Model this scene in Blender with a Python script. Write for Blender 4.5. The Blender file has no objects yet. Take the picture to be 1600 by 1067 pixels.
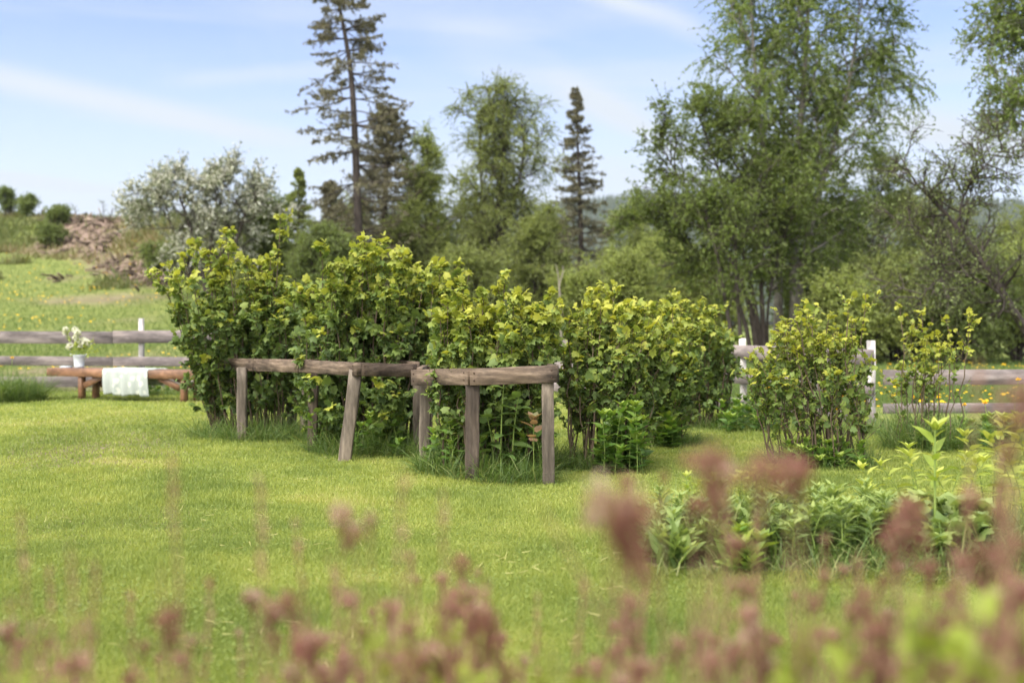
import bpy, math
import numpy as np

RG = np.random.default_rng(11)
F = 1777.8            # focal length in photo pixels (40 mm on 36 mm, 1600 px wide)
CAMZ, HOR = 1.15, 500.0
SC = bpy.context.scene
COL = SC.collection


def U(a, b, n=None):
    return RG.uniform(a, b, n)


def sst(a, b, x):
    t = np.clip((np.asarray(x, float) - a) / (b - a), 0, 1)
    return t * t * (3 - 2 * t)


def nz(v):
    return v / np.maximum(np.linalg.norm(v, axis=-1, keepdims=True), 1e-9)


def vnoise(x, y, s, seed=0):
    """value noise 0..1"""
    x = np.asarray(x, float) / s + 1000.37; y = np.asarray(y, float) / s + 1000.71
    xi = np.floor(x); yi = np.floor(y); fx = x - xi; fy = y - yi
    fx = fx * fx * (3 - 2 * fx); fy = fy * fy * (3 - 2 * fy)

    def h(a, b):
        v = np.sin(a * 127.1 + b * 311.7 + seed * 74.7) * 43758.5453
        return v - np.floor(v)
    return (h(xi, yi) * (1 - fx) + h(xi + 1, yi) * fx) * (1 - fy) + (h(xi, yi + 1) * (1 - fx) + h(xi + 1, yi + 1) * fx) * fy


def fbm(x, y, s, seed=0, o=3):
    r = 0; a = 1; t = 0
    for i in range(o):
        r = r + a * vnoise(x, y, s / 2 ** i, seed + i); t += a; a *= .5
    return r / t


# ------------------------------------------------------------------ terrain
HP_Y = [0, 19, 22, 27, 33, 40, 46, 52, 70]
HP_Z = [0, 0, .18, .6, 1.25, 2.25, 3.15, 4.2, 6.0]


def bank(x, y):
    """t: 0 at the upper edge of the meadow, 1 on the ridge of the bank; db: distance of that edge"""
    u = -np.asarray(x, float) / np.maximum(y, 1.0)
    db = 52 - 12.5 * sst(.46, .29, u)
    return np.clip((y - db) / 13.0, 0, 1), db, sst(.46, .29, u)


def gz(x, y):
    x = np.asarray(x, float); y = np.asarray(y, float)
    k = sst(.08, .25, -x / np.maximum(y, 1.0))
    t, db, rr = bank(x, y)
    z0 = np.interp(np.minimum(y, db), HP_Y, HP_Z)
    z = k * (z0 + (7.15 - 1.35 * rr - z0) * (.55 * t + .45 * t * t * (3 - 2 * t)) * np.interp(y, [110, 260], [1, 0]) * (1 + .16 * (fbm(x, y, 5, 5) - .5) * t))
    z = z - (1 - k) * 3.0 * sst(42, 90, y)
    z = z + .05 * (fbm(x, y, 3.0, 1) - .5) * sst(2, 5, y)
    z = z + .10 * np.exp(-(((x - 2.1) / 1.5) ** 4 + ((y - 5.45) / .55) ** 4))        # planted bed mound
    return z


def W(px, py, d):
    return np.array([(px - 800) / F * d, d, CAMZ - (py - HOR) / F * d])


def X(px, d):
    return (px - 800) / F * d


def G(px, d):
    x = X(px, d)
    return np.array([x, d, float(gz(x, d))])


# ------------------------------------------------------------------ mesh accumulation
class Acc:
    def __init__(s):
        s.v = []; s.f = []; s.t = []; s.n = 0

    def add(s, v, faces, t=0.0):
        """v (N,3); faces list of (M,k) int arrays"""
        v = np.asarray(v, float).reshape(-1, 3)
        for f in faces:
            s.f.append(np.asarray(f, np.int64) + s.n)
        s.v.append(v)
        s.t.append(np.broadcast_to(np.asarray(t, float), (len(v),)).copy())
        s.n += len(v)
        return s

    def scatter(s, tv, tf, pos, fwd, up, size, t):
        """tv (k,3) template, tf list of face arrays; pos (N,3)..."""
        N = len(pos); k = len(tv)
        if N == 0: return s
        fwd = nz(fwd); xx = nz(np.cross(fwd, up)); zz = np.cross(xx, fwd)
        size = np.broadcast_to(np.asarray(size, float), (N, 3) if np.ndim(size) == 2 else (N,))
        if size.ndim == 1: size = np.repeat(size[:, None], 3, 1)
        L = tv[None] * size[:, None, :]
        V = pos[:, None] + L[..., 0:1] * xx[:, None] + L[..., 1:2] * fwd[:, None] + L[..., 2:3] * zz[:, None]
        off = (np.arange(N) * k)
        faces = [(np.asarray(f)[None] + off[:, None, None]).reshape(-1, np.asarray(f).shape[1]) for f in tf]
        s.add(V.reshape(-1, 3), faces, np.repeat(np.broadcast_to(np.asarray(t, float), (N,)), k))
        return s

    def tubes(s, P, r, sides=5, t=0.0):
        """P (N,K,3), r (N,K)"""
        N, K, _ = P.shape
        if N == 0: return s
        T = nz(np.gradient(P, axis=1))
        ref = np.where(np.abs(T[:, :1, 2:3]) > .9, np.array([1., 0, 0]), np.array([0, 0, 1.]))
        A = nz(np.cross(T, np.broadcast_to(ref, T.shape))); B = np.cross(T, A)
        a = np.arange(sides) / sides * 2 * np.pi
        V = P[:, :, None] + r[:, :, None, None] * (np.cos(a)[None, None, :, None] * A[:, :, None] + np.sin(a)[None, None, :, None] * B[:, :, None])
        i = np.arange(N)[:, None, None] * K * sides; j = np.arange(K - 1)[None, :, None] * sides; m = np.arange(sides)[None, None]
        m2 = (m + 1) % sides
        f = np.stack(np.broadcast_arrays(i + j + m, i + j + m2, i + j + sides + m2, i + j + sides + m), -1).reshape(-1, 4)
        tt = np.broadcast_to(np.asarray(t, float).reshape(-1, 1) if np.ndim(t) else np.full((1, 1), t), (N, K * sides)).reshape(-1)
        s.add(V.reshape(-1, 3), [f], tt)
        # end caps
        return s

    def box(s, c, sx, sy, sz, ax=None, ay=None, az=None, jit=0.0, t=0.0, bev=0.0):
        c = np.asarray(c, float)
        ax = np.array([1., 0, 0]) if ax is None else nz(np.asarray(ax, float))
        ay = np.array([0, 1., 0]) if ay is None else nz(np.asarray(ay, float))
        az = np.cross(ax, ay) if az is None else nz(np.asarray(az, float))
        return s.beam(c - ax * sx / 2, c + ax * sx / 2, sy, sz, up=az, t=t, jit=jit)

    def beam(s, a, b, w, h, up=(0, 0, 1), t=0.0, jit=0.0, seg=1, bev=.006):
        """bevelled timber from a to b, width w (sideways) and height h (along up)"""
        a = np.asarray(a, float); b = np.asarray(b, float)
        d = nz(b - a); sd = nz(np.cross(d, np.asarray(up, float))); u = np.cross(sd, d)
        e = min(bev, w * .3, h * .3)
        prof = np.array([[-w / 2 + e, -h / 2], [w / 2 - e, -h / 2], [w / 2, -h / 2 + e], [w / 2, h / 2 - e],
                         [w / 2 - e, h / 2], [-w / 2 + e, h / 2], [-w / 2, h / 2 - e], [-w / 2, -h / 2 + e]])
        K = seg + 1
        V = []
        for i in range(K):
            p = a + (b - a) * i / seg
            q = prof * (1 + (U(-1, 1, (8, 1)) * jit if jit else 0))
            o = (U(-1, 1, 2) * jit * .12 if jit else np.zeros(2))
            V.append(p + (q[:, :1] + o[0]) * sd + (q[:, 1:] + o[1]) * u)
        V = np.concatenate(V)
        f = []
        for i in range(seg):
            for m in range(8):
                f.append([i * 8 + m, i * 8 + (m + 1) % 8, (i + 1) * 8 + (m + 1) % 8, (i + 1) * 8 + m])
        caps = [list(range(7, -1, -1)), list(range((K - 1) * 8, K * 8))]
        s.add(V, [np.array(f), np.array(caps)], t)
        return s

    def build(s, name, mat, parent=None, smooth=False):
        me = bpy.data.meshes.new(name)
        V = np.concatenate(s.v)
        if parent is not None:
            V = V - np.array(parent.location)
        me.vertices.add(len(V)); me.vertices.foreach_set('co', V.astype(np.float32).ravel())
        loops = np.concatenate([f.ravel() for f in s.f]); tot = np.concatenate([np.full(len(f), f.shape[1]) for f in s.f])
        st = np.concatenate([[0], np.cumsum(tot)[:-1]])
        me.loops.add(len(loops)); me.loops.foreach_set('vertex_index', loops.astype(np.int32))
        me.polygons.add(len(tot)); me.polygons.foreach_set('loop_start', st.astype(np.int32))
        if smooth: me.polygons.foreach_set('use_smooth', np.ones(len(tot), bool))
        at = me.attributes.new('t', 'FLOAT', 'POINT'); at.data.foreach_set('value', np.concatenate(s.t).astype(np.float32))
        me.update(calc_edges=True)
        me.materials.append(mat)
        o = bpy.data.objects.new(name, me); COL.objects.link(o)
        if parent is not None: o.parent = parent
        return o


def tag(o, label=None, cat=None, group=None, kind=None):
    if label: o['label'] = label
    if cat: o['category'] = cat
    if group: o['group'] = group
    if kind: o['kind'] = kind
    return o


def thing(name, loc, label, cat, group=None):
    o = bpy.data.objects.new(name, None); COL.objects.link(o); o.location = [float(c) for c in loc]
    o.empty_display_size = .1
    return tag(o, label, cat, group)


# ------------------------------------------------------------------ materials
def newmat(name):
    m = bpy.data.materials.new(name); m.use_nodes = True
    nt = m.node_tree; nt.nodes.clear()
    return m, nt, nt.nodes, nt.links


def ramp(nd, stops):
    r = nd.new('ShaderNodeValToRGB'); e = r.color_ramp.elements
    while len(e) < len(stops): e.new(.5)
    for el, (p, c) in zip(e, stops):
        el.position = p; el.color = (*c, 1)
    return r


def leaf_mat(name, stops, trans=.35, rough=.5, spec=.4, tint=1.0, tboost=1.25):
    m, nt, nd, lk = newmat(name)
    at = nd.new('ShaderNodeAttribute'); at.attribute_name = 't'
    r = ramp(nd, stops); lk.new(at.outputs['Fac'], r.inputs[0])
    p = nd.new('ShaderNodeBsdfPrincipled'); p.inputs['Roughness'].default_value = rough
    p.inputs['Specular IOR Level'].default_value = spec
    tr = nd.new('ShaderNodeBsdfTranslucent'); mx = nd.new('ShaderNodeMixShader'); mx.inputs[0].default_value = trans
    mul = nd.new('ShaderNodeMixRGB'); mul.blend_type = 'MULTIPLY'; mul.inputs[0].default_value = 1
    mul.inputs[2].default_value = (tboost, tboost * .98, .7, 1)
    lk.new(r.outputs[0], mul.inputs[1]); lk.new(mul.outputs[0], tr.inputs[0])
    lk.new(r.outputs[0], p.inputs['Base Color'])
    lk.new(p.outputs[0], mx.inputs[1]); lk.new(tr.outputs[0], mx.inputs[2])
    o = nd.new('ShaderNodeOutputMaterial'); lk.new(mx.outputs[0], o.inputs[0])
    return m


def noise_mat(name, c1, c2, scale=8, rough=.8, stretch=(1, 1, 1), bump=.3, c3=None, detail=6, spec=.3, bscale=None):
    m, nt, nd, lk = newmat(name)
    tc = nd.new('ShaderNodeTexCoord'); mp = nd.new('ShaderNodeMapping'); mp.inputs['Scale'].default_value = stretch
    lk.new(tc.outputs['Object'], mp.inputs[0])
    n = nd.new('ShaderNodeTexNoise'); n.inputs['Scale'].default_value = scale; n.inputs['Detail'].default_value = detail
    n.inputs['Roughness'].default_value = .65
    lk.new(mp.outputs[0], n.inputs[0])
    stops = [(.3, c1), (.7, c2)] if c3 is None else [(.28, c1), (.5, c2), (.72, c3)]
    r = ramp(nd, stops); lk.new(n.outputs[0], r.inputs[0])
    p = nd.new('ShaderNodeBsdfPrincipled'); p.inputs['Roughness'].default_value = rough; p.inputs['Specular IOR Level'].default_value = spec
    lk.new(r.outputs[0], p.inputs['Base Color'])
    if bump:
        b = nd.new('ShaderNodeBump'); b.inputs['Strength'].default_value = bump; b.inputs['Distance'].default_value = .01
        lk.new(n.outputs[0], b.inputs['Height']); lk.new(b.outputs[0], p.inputs['Normal'])
    o = nd.new('ShaderNodeOutputMaterial'); lk.new(p.outputs[0], o.inputs[0])
    return m


M = {}
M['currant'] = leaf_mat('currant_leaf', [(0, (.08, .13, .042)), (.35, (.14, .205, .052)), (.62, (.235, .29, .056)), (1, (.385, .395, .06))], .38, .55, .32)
M['weed'] = leaf_mat('weed_leaf', [(0, (.06, .13, .03)), (.6, (.13, .23, .04)), (1, (.28, .36, .06))], .35, .45, .4)
M['sapling'] = leaf_mat('sapling_leaf', [(0, (.10, .18, .05)), (.7, (.16, .24, .07)), (.85, (.27, .19, .11)), (1, (.32, .20, .125))], .35, .4, .4)
M['bedleaf'] = leaf_mat('bed_leaf', [(0, (.085, .15, .045)), (.5, (.16, .235, .07)), (1, (.29, .36, .10))], .35, .5, .4)
M['paleleaf'] = leaf_mat('pale_leaf', [(0, (.17, .26, .04)), (.5, (.28, .36, .06)), (1, (.44, .47, .10))], .4, .5, .4)
M['birch'] = leaf_mat('birch_leaf', [(0, (0.097, 0.148, 0.034)), (.5, (0.160, 0.222, 0.050)), (1, (0.274, 0.331, 0.080))], .45, .5, .3)
M['darktree'] = leaf_mat('bird_cherry_leaf', [(0, (.08, .122, .034)), (.5, (.135, .18, .047)), (1, (.22, .265, .07))], .45, .5, .3)
M['willow'] = leaf_mat('willow_leaf', [(0, (0.194, 0.251, 0.074)), (.5, (0.285, 0.342, 0.103)), (1, (0.399, 0.445, 0.142))], .45, .5, .3)
M['alder'] = leaf_mat('alder_leaf', [(0, (0.148, 0.188, 0.063)), (.5, (0.228, 0.274, 0.085)), (1, (0.331, 0.370, 0.125))], .45, .5, .3)
M['apple'] = leaf_mat('apple_leaf', [(0, (.08, .10, .045)), (.5, (.14, .18, .06)), (1, (.24, .27, .10))], .35, .5, .3)
M['spruce'] = leaf_mat('spruce_needle', [(0, (.12, .105, .075)), (.5, (.165, .155, .095)), (1, (.22, .225, .12))], .15, .6, .2)
M['blossom'] = leaf_mat('blossom', [(0, (.10, .14, .06)), (.45, (.20, .23, .14)), (.5, (.60, .60, .54)), (1, (.75, .75, .70))], .3, .6, .2, tboost=1)
M['bushdark'] = leaf_mat('bush_leaf', [(0, (0.103, 0.148, 0.046)), (.5, (0.160, 0.211, 0.066)), (1, (0.239, 0.285, 0.091))], .45, .5, .3)
M['grass'] = leaf_mat('lawn_blade', [(0, (.142, .20, .05)), (.4, (.252, .308, .074)), (.7, (.352, .388, .10)), (1, (.48, .45, .2))], .4, .55, .3)
M['tallgrass'] = leaf_mat('tall_grass_blade', [(0, (.06, .11, .03)), (.6, (.12, .19, .045)), (1, (.30, .31, .13))], .35, .5, .3)
M['meadow'] = leaf_mat('meadow_blade', [(0, (.07, .12, .033)), (.5, (.11, .165, .043)), (1, (.165, .205, .065))], .25, .55, .3)
M['dryflower'] = leaf_mat('dry_flower', [(0, (.18, .072, .054)), (.45, (.31, .155, .122)), (1, (.52, .375, .315))], .25, .7, .2, tboost=1)
M['fgleaf'] = leaf_mat('spirea_leaf', [(0, (.12, .18, .03)), (1, (.27, .315, .04))], .4, .5, .3)
M['yellow'] = leaf_mat('dandelion_petal', [(0, (.75, .42, .01)), (1, (.85, .58, .02))], .3, .6, .2, tboost=1)
M['white'] = leaf_mat('white_petal', [(0, (.7, .7, .6)), (1, (.82, .82, .76))], .3, .6, .2, tboost=1)
M['bark'] = noise_mat('bark', (.03, .023, .02), (.085, .07, .062), 14, .9, (1, 1, .25), .6)
M['birchbark'] = noise_mat('birch_bark', (.06, .05, .045), (.30, .28, .25), 9, .85, (1, 1, .6), .5)
M['stem'] = noise_mat('currant_stem', (.06, .045, .03), (.17, .125, .085), 30, .85, (1, 1, .3), .3)
M['greenstem'] = noise_mat('green_stem', (.13, .20, .04), (.24, .31, .08), 30, .7, (1, 1, .3), .2)
M['drystem'] = noise_mat('dry_stem', (.14, .075, .05), (.28, .17, .11), 40, .8, (1, 1, .3), .2)


def wood(name, cols, grain, rough=.8, across=40, stain=.6):
    """weathered timber: streaks along the board; grain = mapping scale (small along the board axis)"""
    m, nt, nd, lk = newmat(name)
    tc = nd.new('ShaderNodeTexCoord'); mp = nd.new('ShaderNodeMapping'); mp.inputs['Scale'].default_value = grain
    lk.new(tc.outputs['Object'], mp.inputs[0])
    n = nd.new('ShaderNodeTexNoise'); n.inputs['Scale'].default_value = across; n.inputs['Detail'].default_value = 8; n.inputs['Roughness'].default_value = .7
    lk.new(mp.outputs[0], n.inputs[0])
    n2 = nd.new('ShaderNodeTexNoise'); n2.inputs['Scale'].default_value = 5; n2.inputs['Detail'].default_value = 8; n2.inputs['Roughness'].default_value = .7
    mp2 = nd.new('ShaderNodeMapping'); mp2.inputs['Scale'].default_value = [math.sqrt(g) * .9 for g in grain]; lk.new(tc.outputs['Object'], mp2.inputs[0]); lk.new(mp2.outputs[0], n2.inputs[0])
    r = ramp(nd, [(.25, cols[0]), (.5, cols[1]), (.75, cols[2])]); lk.new(n.outputs[0], r.inputs[0])
    r2 = ramp(nd, [(.41, (.20, .175, .165)), (.49, (.65, .61, .59)), (.58, (1.35, 1.27, 1.2))]); lk.new(n2.outputs[0], r2.inputs[0])
    mul = nd.new('ShaderNodeMixRGB'); mul.blend_type = 'MULTIPLY'; mul.inputs[0].default_value = stain
    lk.new(r.outputs[0], mul.inputs[1]); lk.new(r2.outputs[0], mul.inputs[2])
    p = nd.new('ShaderNodeBsdfPrincipled'); p.inputs['Roughness'].default_value = rough; p.inputs['Specular IOR Level'].default_value = .3
    lk.new(mul.outputs[0], p.inputs['Base Color'])
    b = nd.new('ShaderNodeBump'); b.inputs['Strength'].default_value = .6; b.inputs['Distance'].default_value = .004
    lk.new(n.outputs[0], b.inputs['Height']); lk.new(b.outputs[0], p.inputs['Normal'])
    o = nd.new('ShaderNodeOutputMaterial'); lk.new(p.outputs[0], o.inputs[0])
    return m


M['rail'] = wood('support_rail_wood', [(.035, .026, .02), (.105, .08, .062), (.25, .20, .16)], (.10, .10, 1.0), stain=.9)
M['post'] = wood('support_post_wood', [(.07, .058, .046), (.16, .135, .11), (.27, .235, .195)], (1, 1, .08))
M['postdark'] = wood('dark_post_wood', [(.04, .03, .025), (.09, .07, .056), (.17, .14, .115)], (1, 1, .08))
M['fenceboard'] = wood('fence_board_wood', [(.11, .09, .09), (.20, .175, .178), (.29, .265, .27)], (.08, .08, 1.0), across=18)
M['fencepost'] = wood('white_post_paint', [(.35, .33, .32), (.52, .51, .51), (.62, .61, .60)], (1, 1, .3), across=14)
M['benchwood'] = wood('stained_bench_wood', [(.14, .074, .045), (.215, .118, .072), (.29, .17, .11)], (.08, 1, 1), across=20, rough=.35)
M['zinc'] = noise_mat('zinc', (.38, .42, .47), (.58, .62, .66), 18, .5, bump=.1, spec=.5)


M['nail'] = noise_mat('rusty_nail', (.03, .018, .012), (.07, .04, .028), 60, .7, bump=0)


def cloth_mat():
    m, nt, nd, lk = newmat('floral_cloth')
    tc = nd.new('ShaderNodeTexCoord')
    v = nd.new('ShaderNodeTexVoronoi'); v.inputs['Scale'].default_value = 8; v.feature = 'F1'
    lk.new(tc.outputs['Object'], v.inputs[0])
    n = nd.new('ShaderNodeTexNoise'); n.inputs['Scale'].default_value = 26; lk.new(tc.outputs['Object'], n.inputs[0])
    ad = nd.new('ShaderNodeMath'); ad.operation = 'MULTIPLY_ADD'; ad.inputs[1].default_value = .5; lk.new(n.outputs[0], ad.inputs[0]); lk.new(v.outputs['Distance'], ad.inputs[2])
    r = ramp(nd, [(.0, (.50, .50, .45)), (.55, (.48, .50, .46)), (.64, (.31, .345, .33)), (1, (.34, .37, .355))]); lk.new(ad.outputs[0], r.inputs[0])
    p = nd.new('ShaderNodeBsdfPrincipled'); p.inputs['Roughness'].default_value = .85
    lk.new(r.outputs[0], p.inputs['Base Color'])
    o = nd.new('ShaderNodeOutputMaterial'); lk.new(p.outputs[0], o.inputs[0])
    return m


M['cloth'] = cloth_mat()


def ground_mat():
    m, nt, nd, lk = newmat('ground_soil_and_turf')
    tc = nd.new('ShaderNodeTexCoord')
    at = nd.new('ShaderNodeAttribute'); at.attribute_name = 't'
    n = nd.new('ShaderNodeTexNoise'); n.inputs['Scale'].default_value = 2.3; n.inputs['Detail'].default_value = 9; n.inputs['Roughness'].default_value = .7
    lk.new(tc.outputs['Object'], n.inputs[0])
    g = ramp(nd, [(.3, (.085, .12, .03)), (.5, (.14, .17, .042)), (.72, (.21, .22, .07))]); lk.new(n.outputs[0], g.inputs[0])
    n2 = nd.new('ShaderNodeTexNoise'); n2.inputs['Scale'].default_value = 1.1; n2.inputs['Detail'].default_value = 10; n2.inputs['Roughness'].default_value = .75
    lk.new(tc.outputs['Object'], n2.inputs[0])
    d = ramp(nd, [(.32, (.07, .05, .038)), (.5, (.16, .115, .092)), (.68, (.27, .205, .17))]); lk.new(n2.outputs[0], d.inputs[0])
    mx = nd.new('ShaderNodeMixRGB'); lk.new(at.outputs['Fac'], mx.inputs[0]); lk.new(g.outputs[0], mx.inputs[1]); lk.new(d.outputs[0], mx.inputs[2])
    p = nd.new('ShaderNodeBsdfPrincipled'); p.inputs['Roughness'].default_value = .95; p.inputs['Specular IOR Level'].default_value = .15
    lk.new(mx.outputs[0], p.inputs['Base Color'])
    b = nd.new('ShaderNodeBump'); b.inputs['Strength'].default_value = .5; b.inputs['Distance'].default_value = .05
    lk.new(n.outputs[0], b.inputs['Height']); lk.new(b.outputs[0], p.inputs['Normal'])
    o = nd.new('ShaderNodeOutputMaterial'); lk.new(p.outputs[0], o.inputs[0])
    return m


M['ground'] = ground_mat()

# ------------------------------------------------------------------ ground sheet


def dirt_mask(x, y):
    """bare earth and wood waste on the hillside, soil of the planted bed, wear under the bushes"""
    px = 800 + F * x / np.maximum(y, 1)
    n = fbm(x, y, 3.0, 9)
    t, db, rr = bank(x, y)
    a = sst(.0, 1.0, 1.45 - np.abs(px - (180 - 62 * t)) / 84 + (n - .5) * 3.2) * sst(-.02, .06, t + (n - .5) * .12) * (1 - sst(68, 74, y))
    bed = np.exp(-(((x - 2.1) / 1.55) ** 6 + ((y - 5.45) / .5) ** 6))
    return np.clip(np.maximum(a, bed * .8), 0, 1)


def ground():
    ys = np.concatenate([np.arange(-12, 2, 1.0), np.arange(2, 20, .22), np.arange(20, 72, .55), np.geomspace(72, 4200, 60)])
    xs = np.concatenate([-np.geomspace(3200, 34, 40), np.arange(-33.5, -12, .6), np.arange(-12, 12, .25), np.arange(12, 33, .8), np.geomspace(34, 3200, 40)])
    Xg, Yg = np.meshgrid(xs, ys)
    V = np.stack([Xg, Yg, gz(Xg, Yg)], -1).reshape(-1, 3)
    ny, nx = Xg.shape
    i = np.arange(ny - 1)[:, None] * nx + np.arange(nx - 1)[None]
    f = np.stack([i, i + 1, i + nx + 1, i + nx], -1).reshape(-1, 4)
    o = Acc().add(V, [f], dirt_mask(Xg, Yg).ravel()).build('ground', M['ground'], smooth=True)
    tag(o, kind='structure')


ground()

# ------------------------------------------------------------------ leaf templates
T_SIMPLE = (np.array([[0, 0, 0], [.32, .45, .07], [0, 1, -.08], [-.32, .45, .07]]), [np.array([[0, 1, 2, 3]])])
_h = [(.28, -.12, -.05), (.50, .12, -.15), (.40, .34, -.02), (.48, .66, -.15), (.25, .72, .02)]
T_CURR = (np.array([[0, .30, .07], [0, 0, 0]] + [list(p) for p in _h] + [[0, 1.05, -.16]] + [[-p[0], p[1], p[2]] for p in _h[::-1]]),
          [np.array([[0, i, i + 1] for i in range(1, 12)] + [[0, 12, 1]])])
T_LANCE = (np.array([[0, 0, 0], [.12, .3, .05], [.13, .55, .02], [0, 1, -.22], [-.13, .55, .02], [-.12, .3, .05], [0, .3, 0.0], [0, .55, -.03]]),
           [np.array([[0, 1, 6], [0, 6, 5], [2, 3, 7], [3, 4, 7]]), np.array([[1, 2, 7, 6], [6, 7, 4, 5]])])
T_OVATE = (np.array([[0, 0, 0], [.26, .08, -.02], [.36, .35, .03], [.22, .7, -.03], [0, 1.05, -.18], [-.22, .7, -.03], [-.36, .35, .03], [-.26, .08, -.02], [0, .4, -.05]]),
           [np.array([[8, i, i + 1] for i in range(0, 7)] + [[8, 7, 0]])])
T_BLADE = (np.array([[-.5, 0, 0], [.5, 0, 0], [.38, .55, .06], [-.38, .55, .06], [0, 1, .28]]), [np.array([[0, 1, 2, 3]]), np.array([[3, 2, 4]])])
T_LONG = (np.array([[-.5, 0, 0], [.5, 0, 0], [.5, .4, .03], [-.5, .4, .03], [.36, .72, .17], [-.36, .72, .17], [0, .95, .40]]),
          [np.array([[0, 1, 2, 3], [3, 2, 4, 5]]), np.array([[5, 4, 6]])])

# ------------------------------------------------------------------ branching


def along(P, t):
    """P (N,K,3), t (N,m) -> pos, tangent"""
    N, K, _ = P.shape
    u = np.clip(t, 0, .9999) * (K - 1); i = u.astype(int); f = (u - i)[..., None]
    ar = np.arange(N)[:, None]
    a = P[ar, i]; b = P[ar, i + 1]
    return a * (1 - f) + b * f, nz(b - a)


def rnd(shape):
    return RG.normal(size=tuple(shape) + (3,))


def sweep(p0, d0, L, K, grav, wob):
    """polylines from starts p0 (N,3), dirs d0, lengths L"""
    N = len(p0); P = np.zeros((N, K, 3)); P[:, 0] = p0; d = nz(d0); st = (L / (K - 1))[:, None]
    gv = np.array([0, 0, 1.0]) * np.broadcast_to(np.asarray(grav, float), (N,))[:, None]
    for k in range(1, K):
        d = nz(d + gv / (K - 1) + wob * rnd((N,)) / math.sqrt(K))
        P[:, k] = P[:, k - 1] + d * st
    return P


def spawn(par, n, t0, t1, lenf, ang, K=5, grav=0.0, wob=.25, even=False, flat=0.0, wh=0):
    N = len(par)
    if even:
        t = (np.arange(n)[None] + U(0, 1, (N, n))) / n * (t1 - t0) + t0
    else:
        t = U(t0, t1, (N, n))
    if wh: t = np.clip(t0 + (np.round((t - t0) / (t1 - t0) * wh) + U(-.12, .12, t.shape)) / wh * (t1 - t0), t0, t1)
    p, tg = along(par, t)
    pr = rnd((N, n)); pr[..., 2] *= (1 - flat); pr = nz(pr - (pr * tg).sum(-1, keepdims=True) * tg)
    a = np.radians(ang + U(-14, 14, (N, n)))[..., None]
    d = np.cos(a) * tg + np.sin(a) * pr
    pl = np.linalg.norm(np.diff(par, axis=1), axis=-1).sum(1)
    L = lenf(t, pl[:, None] * np.ones_like(t), p)
    P = sweep(p.reshape(-1, 3), d.reshape(-1, 3), L.ravel(), K, grav, wob)
    return P, t.ravel(), L.ravel()


def taper(P, r0, r1):
    N, K, _ = P.shape
    s = np.linspace(0, 1, K)[None]
    r0 = np.broadcast_to(np.asarray(r0, float), (N,))[:, None]; r1 = np.broadcast_to(np.asarray(r1, float), (N,))[:, None]
    return r0 * (1 - s) + r1 * s


def leaves_on(acc, P, n, tmin, size, tpl, tval, droop=.3, upj=.6, t1=1.0, fw=.4):
    N = len(P); t = U(tmin, t1, (N, n)); p, tg = along(P, t)
    r = nz(rnd((N, n)))
    fwd = r + fw * tg + np.array([0, 0, -droop])
    up = np.array([0, 0, 1.0]) + upj * rnd((N, n))
    s = size[0] * .75 + (size[1] * 1.02 - size[0] * .75) * U(0, 1, (N, n)) ** 1.25
    tv = tval(t, p) if callable(tval) else np.full((N, n), tval)
    tv = np.clip(tv + RG.normal(size=(N, n)) * .13, 0, 1)
    acc.scatter(tpl[0], tpl[1], p.reshape(-1, 3), fwd.reshape(-1, 3), up.reshape(-1, 3), s.ravel(), tv.ravel())


def line(pts, K=10):
    """smooth polyline through pts"""
    pts = np.asarray(pts, float); m = len(pts); s = np.linspace(0, m - 1, K); out = []
    for u in s:
        i = min(int(u), m - 2); f = u - i
        p0 = pts[max(i - 1, 0)]; p1 = pts[i]; p2 = pts[i + 1]; p3 = pts[min(i + 2, m - 1)]
        out.append(.5 * ((2 * p1) + (-p0 + p2) * f + (2 * p0 - 5 * p1 + 4 * p2 - p3) * f * f + (-p0 + 3 * p1 - 3 * p2 + p3) * f ** 3))
    return np.array(out)


def leafy_tree(name, label, cat, trunks, radii, env, mat, bark, n1=26, n2=8, n3=6, nl=20, leaf=(.06, .10), ang=48, grav1=.25, droop=-.5,
               t0=.18, twig=.7, clump=0.0, tbase=.45, group=None, ldroop=.4, l2=.42, tpl=T_SIMPLE):
    """trunks: list of polylines (world points); env(zrel 0..1)->crown radius at that height (m)"""
    P0 = np.stack([line(tk, 12) for tk in trunks]); b = P0[0, 0]
    root = thing(name, b, label, cat, group)
    A = Acc(); A.tubes(P0, np.stack([np.linspace(1, .12, 12) ** 1.15 * r for r in radii]), 8)
    zt = P0[:, :, 2].max(); z0 = b[2]

    def l1(t, pl, p):
        return np.maximum(env((p[..., 2] - z0) / (zt - z0)), .12) / math.sin(math.radians(ang)) * U(.55, 1.12, t.shape)
    P1, t1, L1 = spawn(P0, n1, t0, .98, l1, ang, 7, grav1, .35, True)
    rr = np.repeat(np.array(radii), n1) * (1 - t1) ** .9 * .42 + .012
    A.tubes(P1, taper(P1, rr, .006), 5)
    P2, t2, L2 = spawn(P1, n2, .2, .98, lambda t, pl, p: pl * l2 * (1.15 - .6 * t) * U(.6, 1.3, t.shape), 46, 5, .1, .4)
    A.tubes(P2, taper(P2, .012, .005), 4)
    if clump:                                                   # drop whole twigs to leave gaps
        keep = U(0, 1, len(P2)) > clump; P2 = P2[keep]
    P3, t3, L3 = spawn(P2, n3, .2, 1, lambda t, pl, p: twig * U(.5, 1.25, t.shape), 45, 5, droop, .4)
    A.tubes(P3, taper(P3, .005, .003), 3)
    A.build('trunk', bark, root, True)
    Lf = Acc()
    leaves_on(Lf, P3, nl, .1, leaf, tpl, tbase, ldroop)
    leaves_on(Lf, P2, max(nl // 3, 1), .4, leaf, tpl, tbase, ldroop)
    Lf.build('crown', mat, root)
    return root


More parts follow.
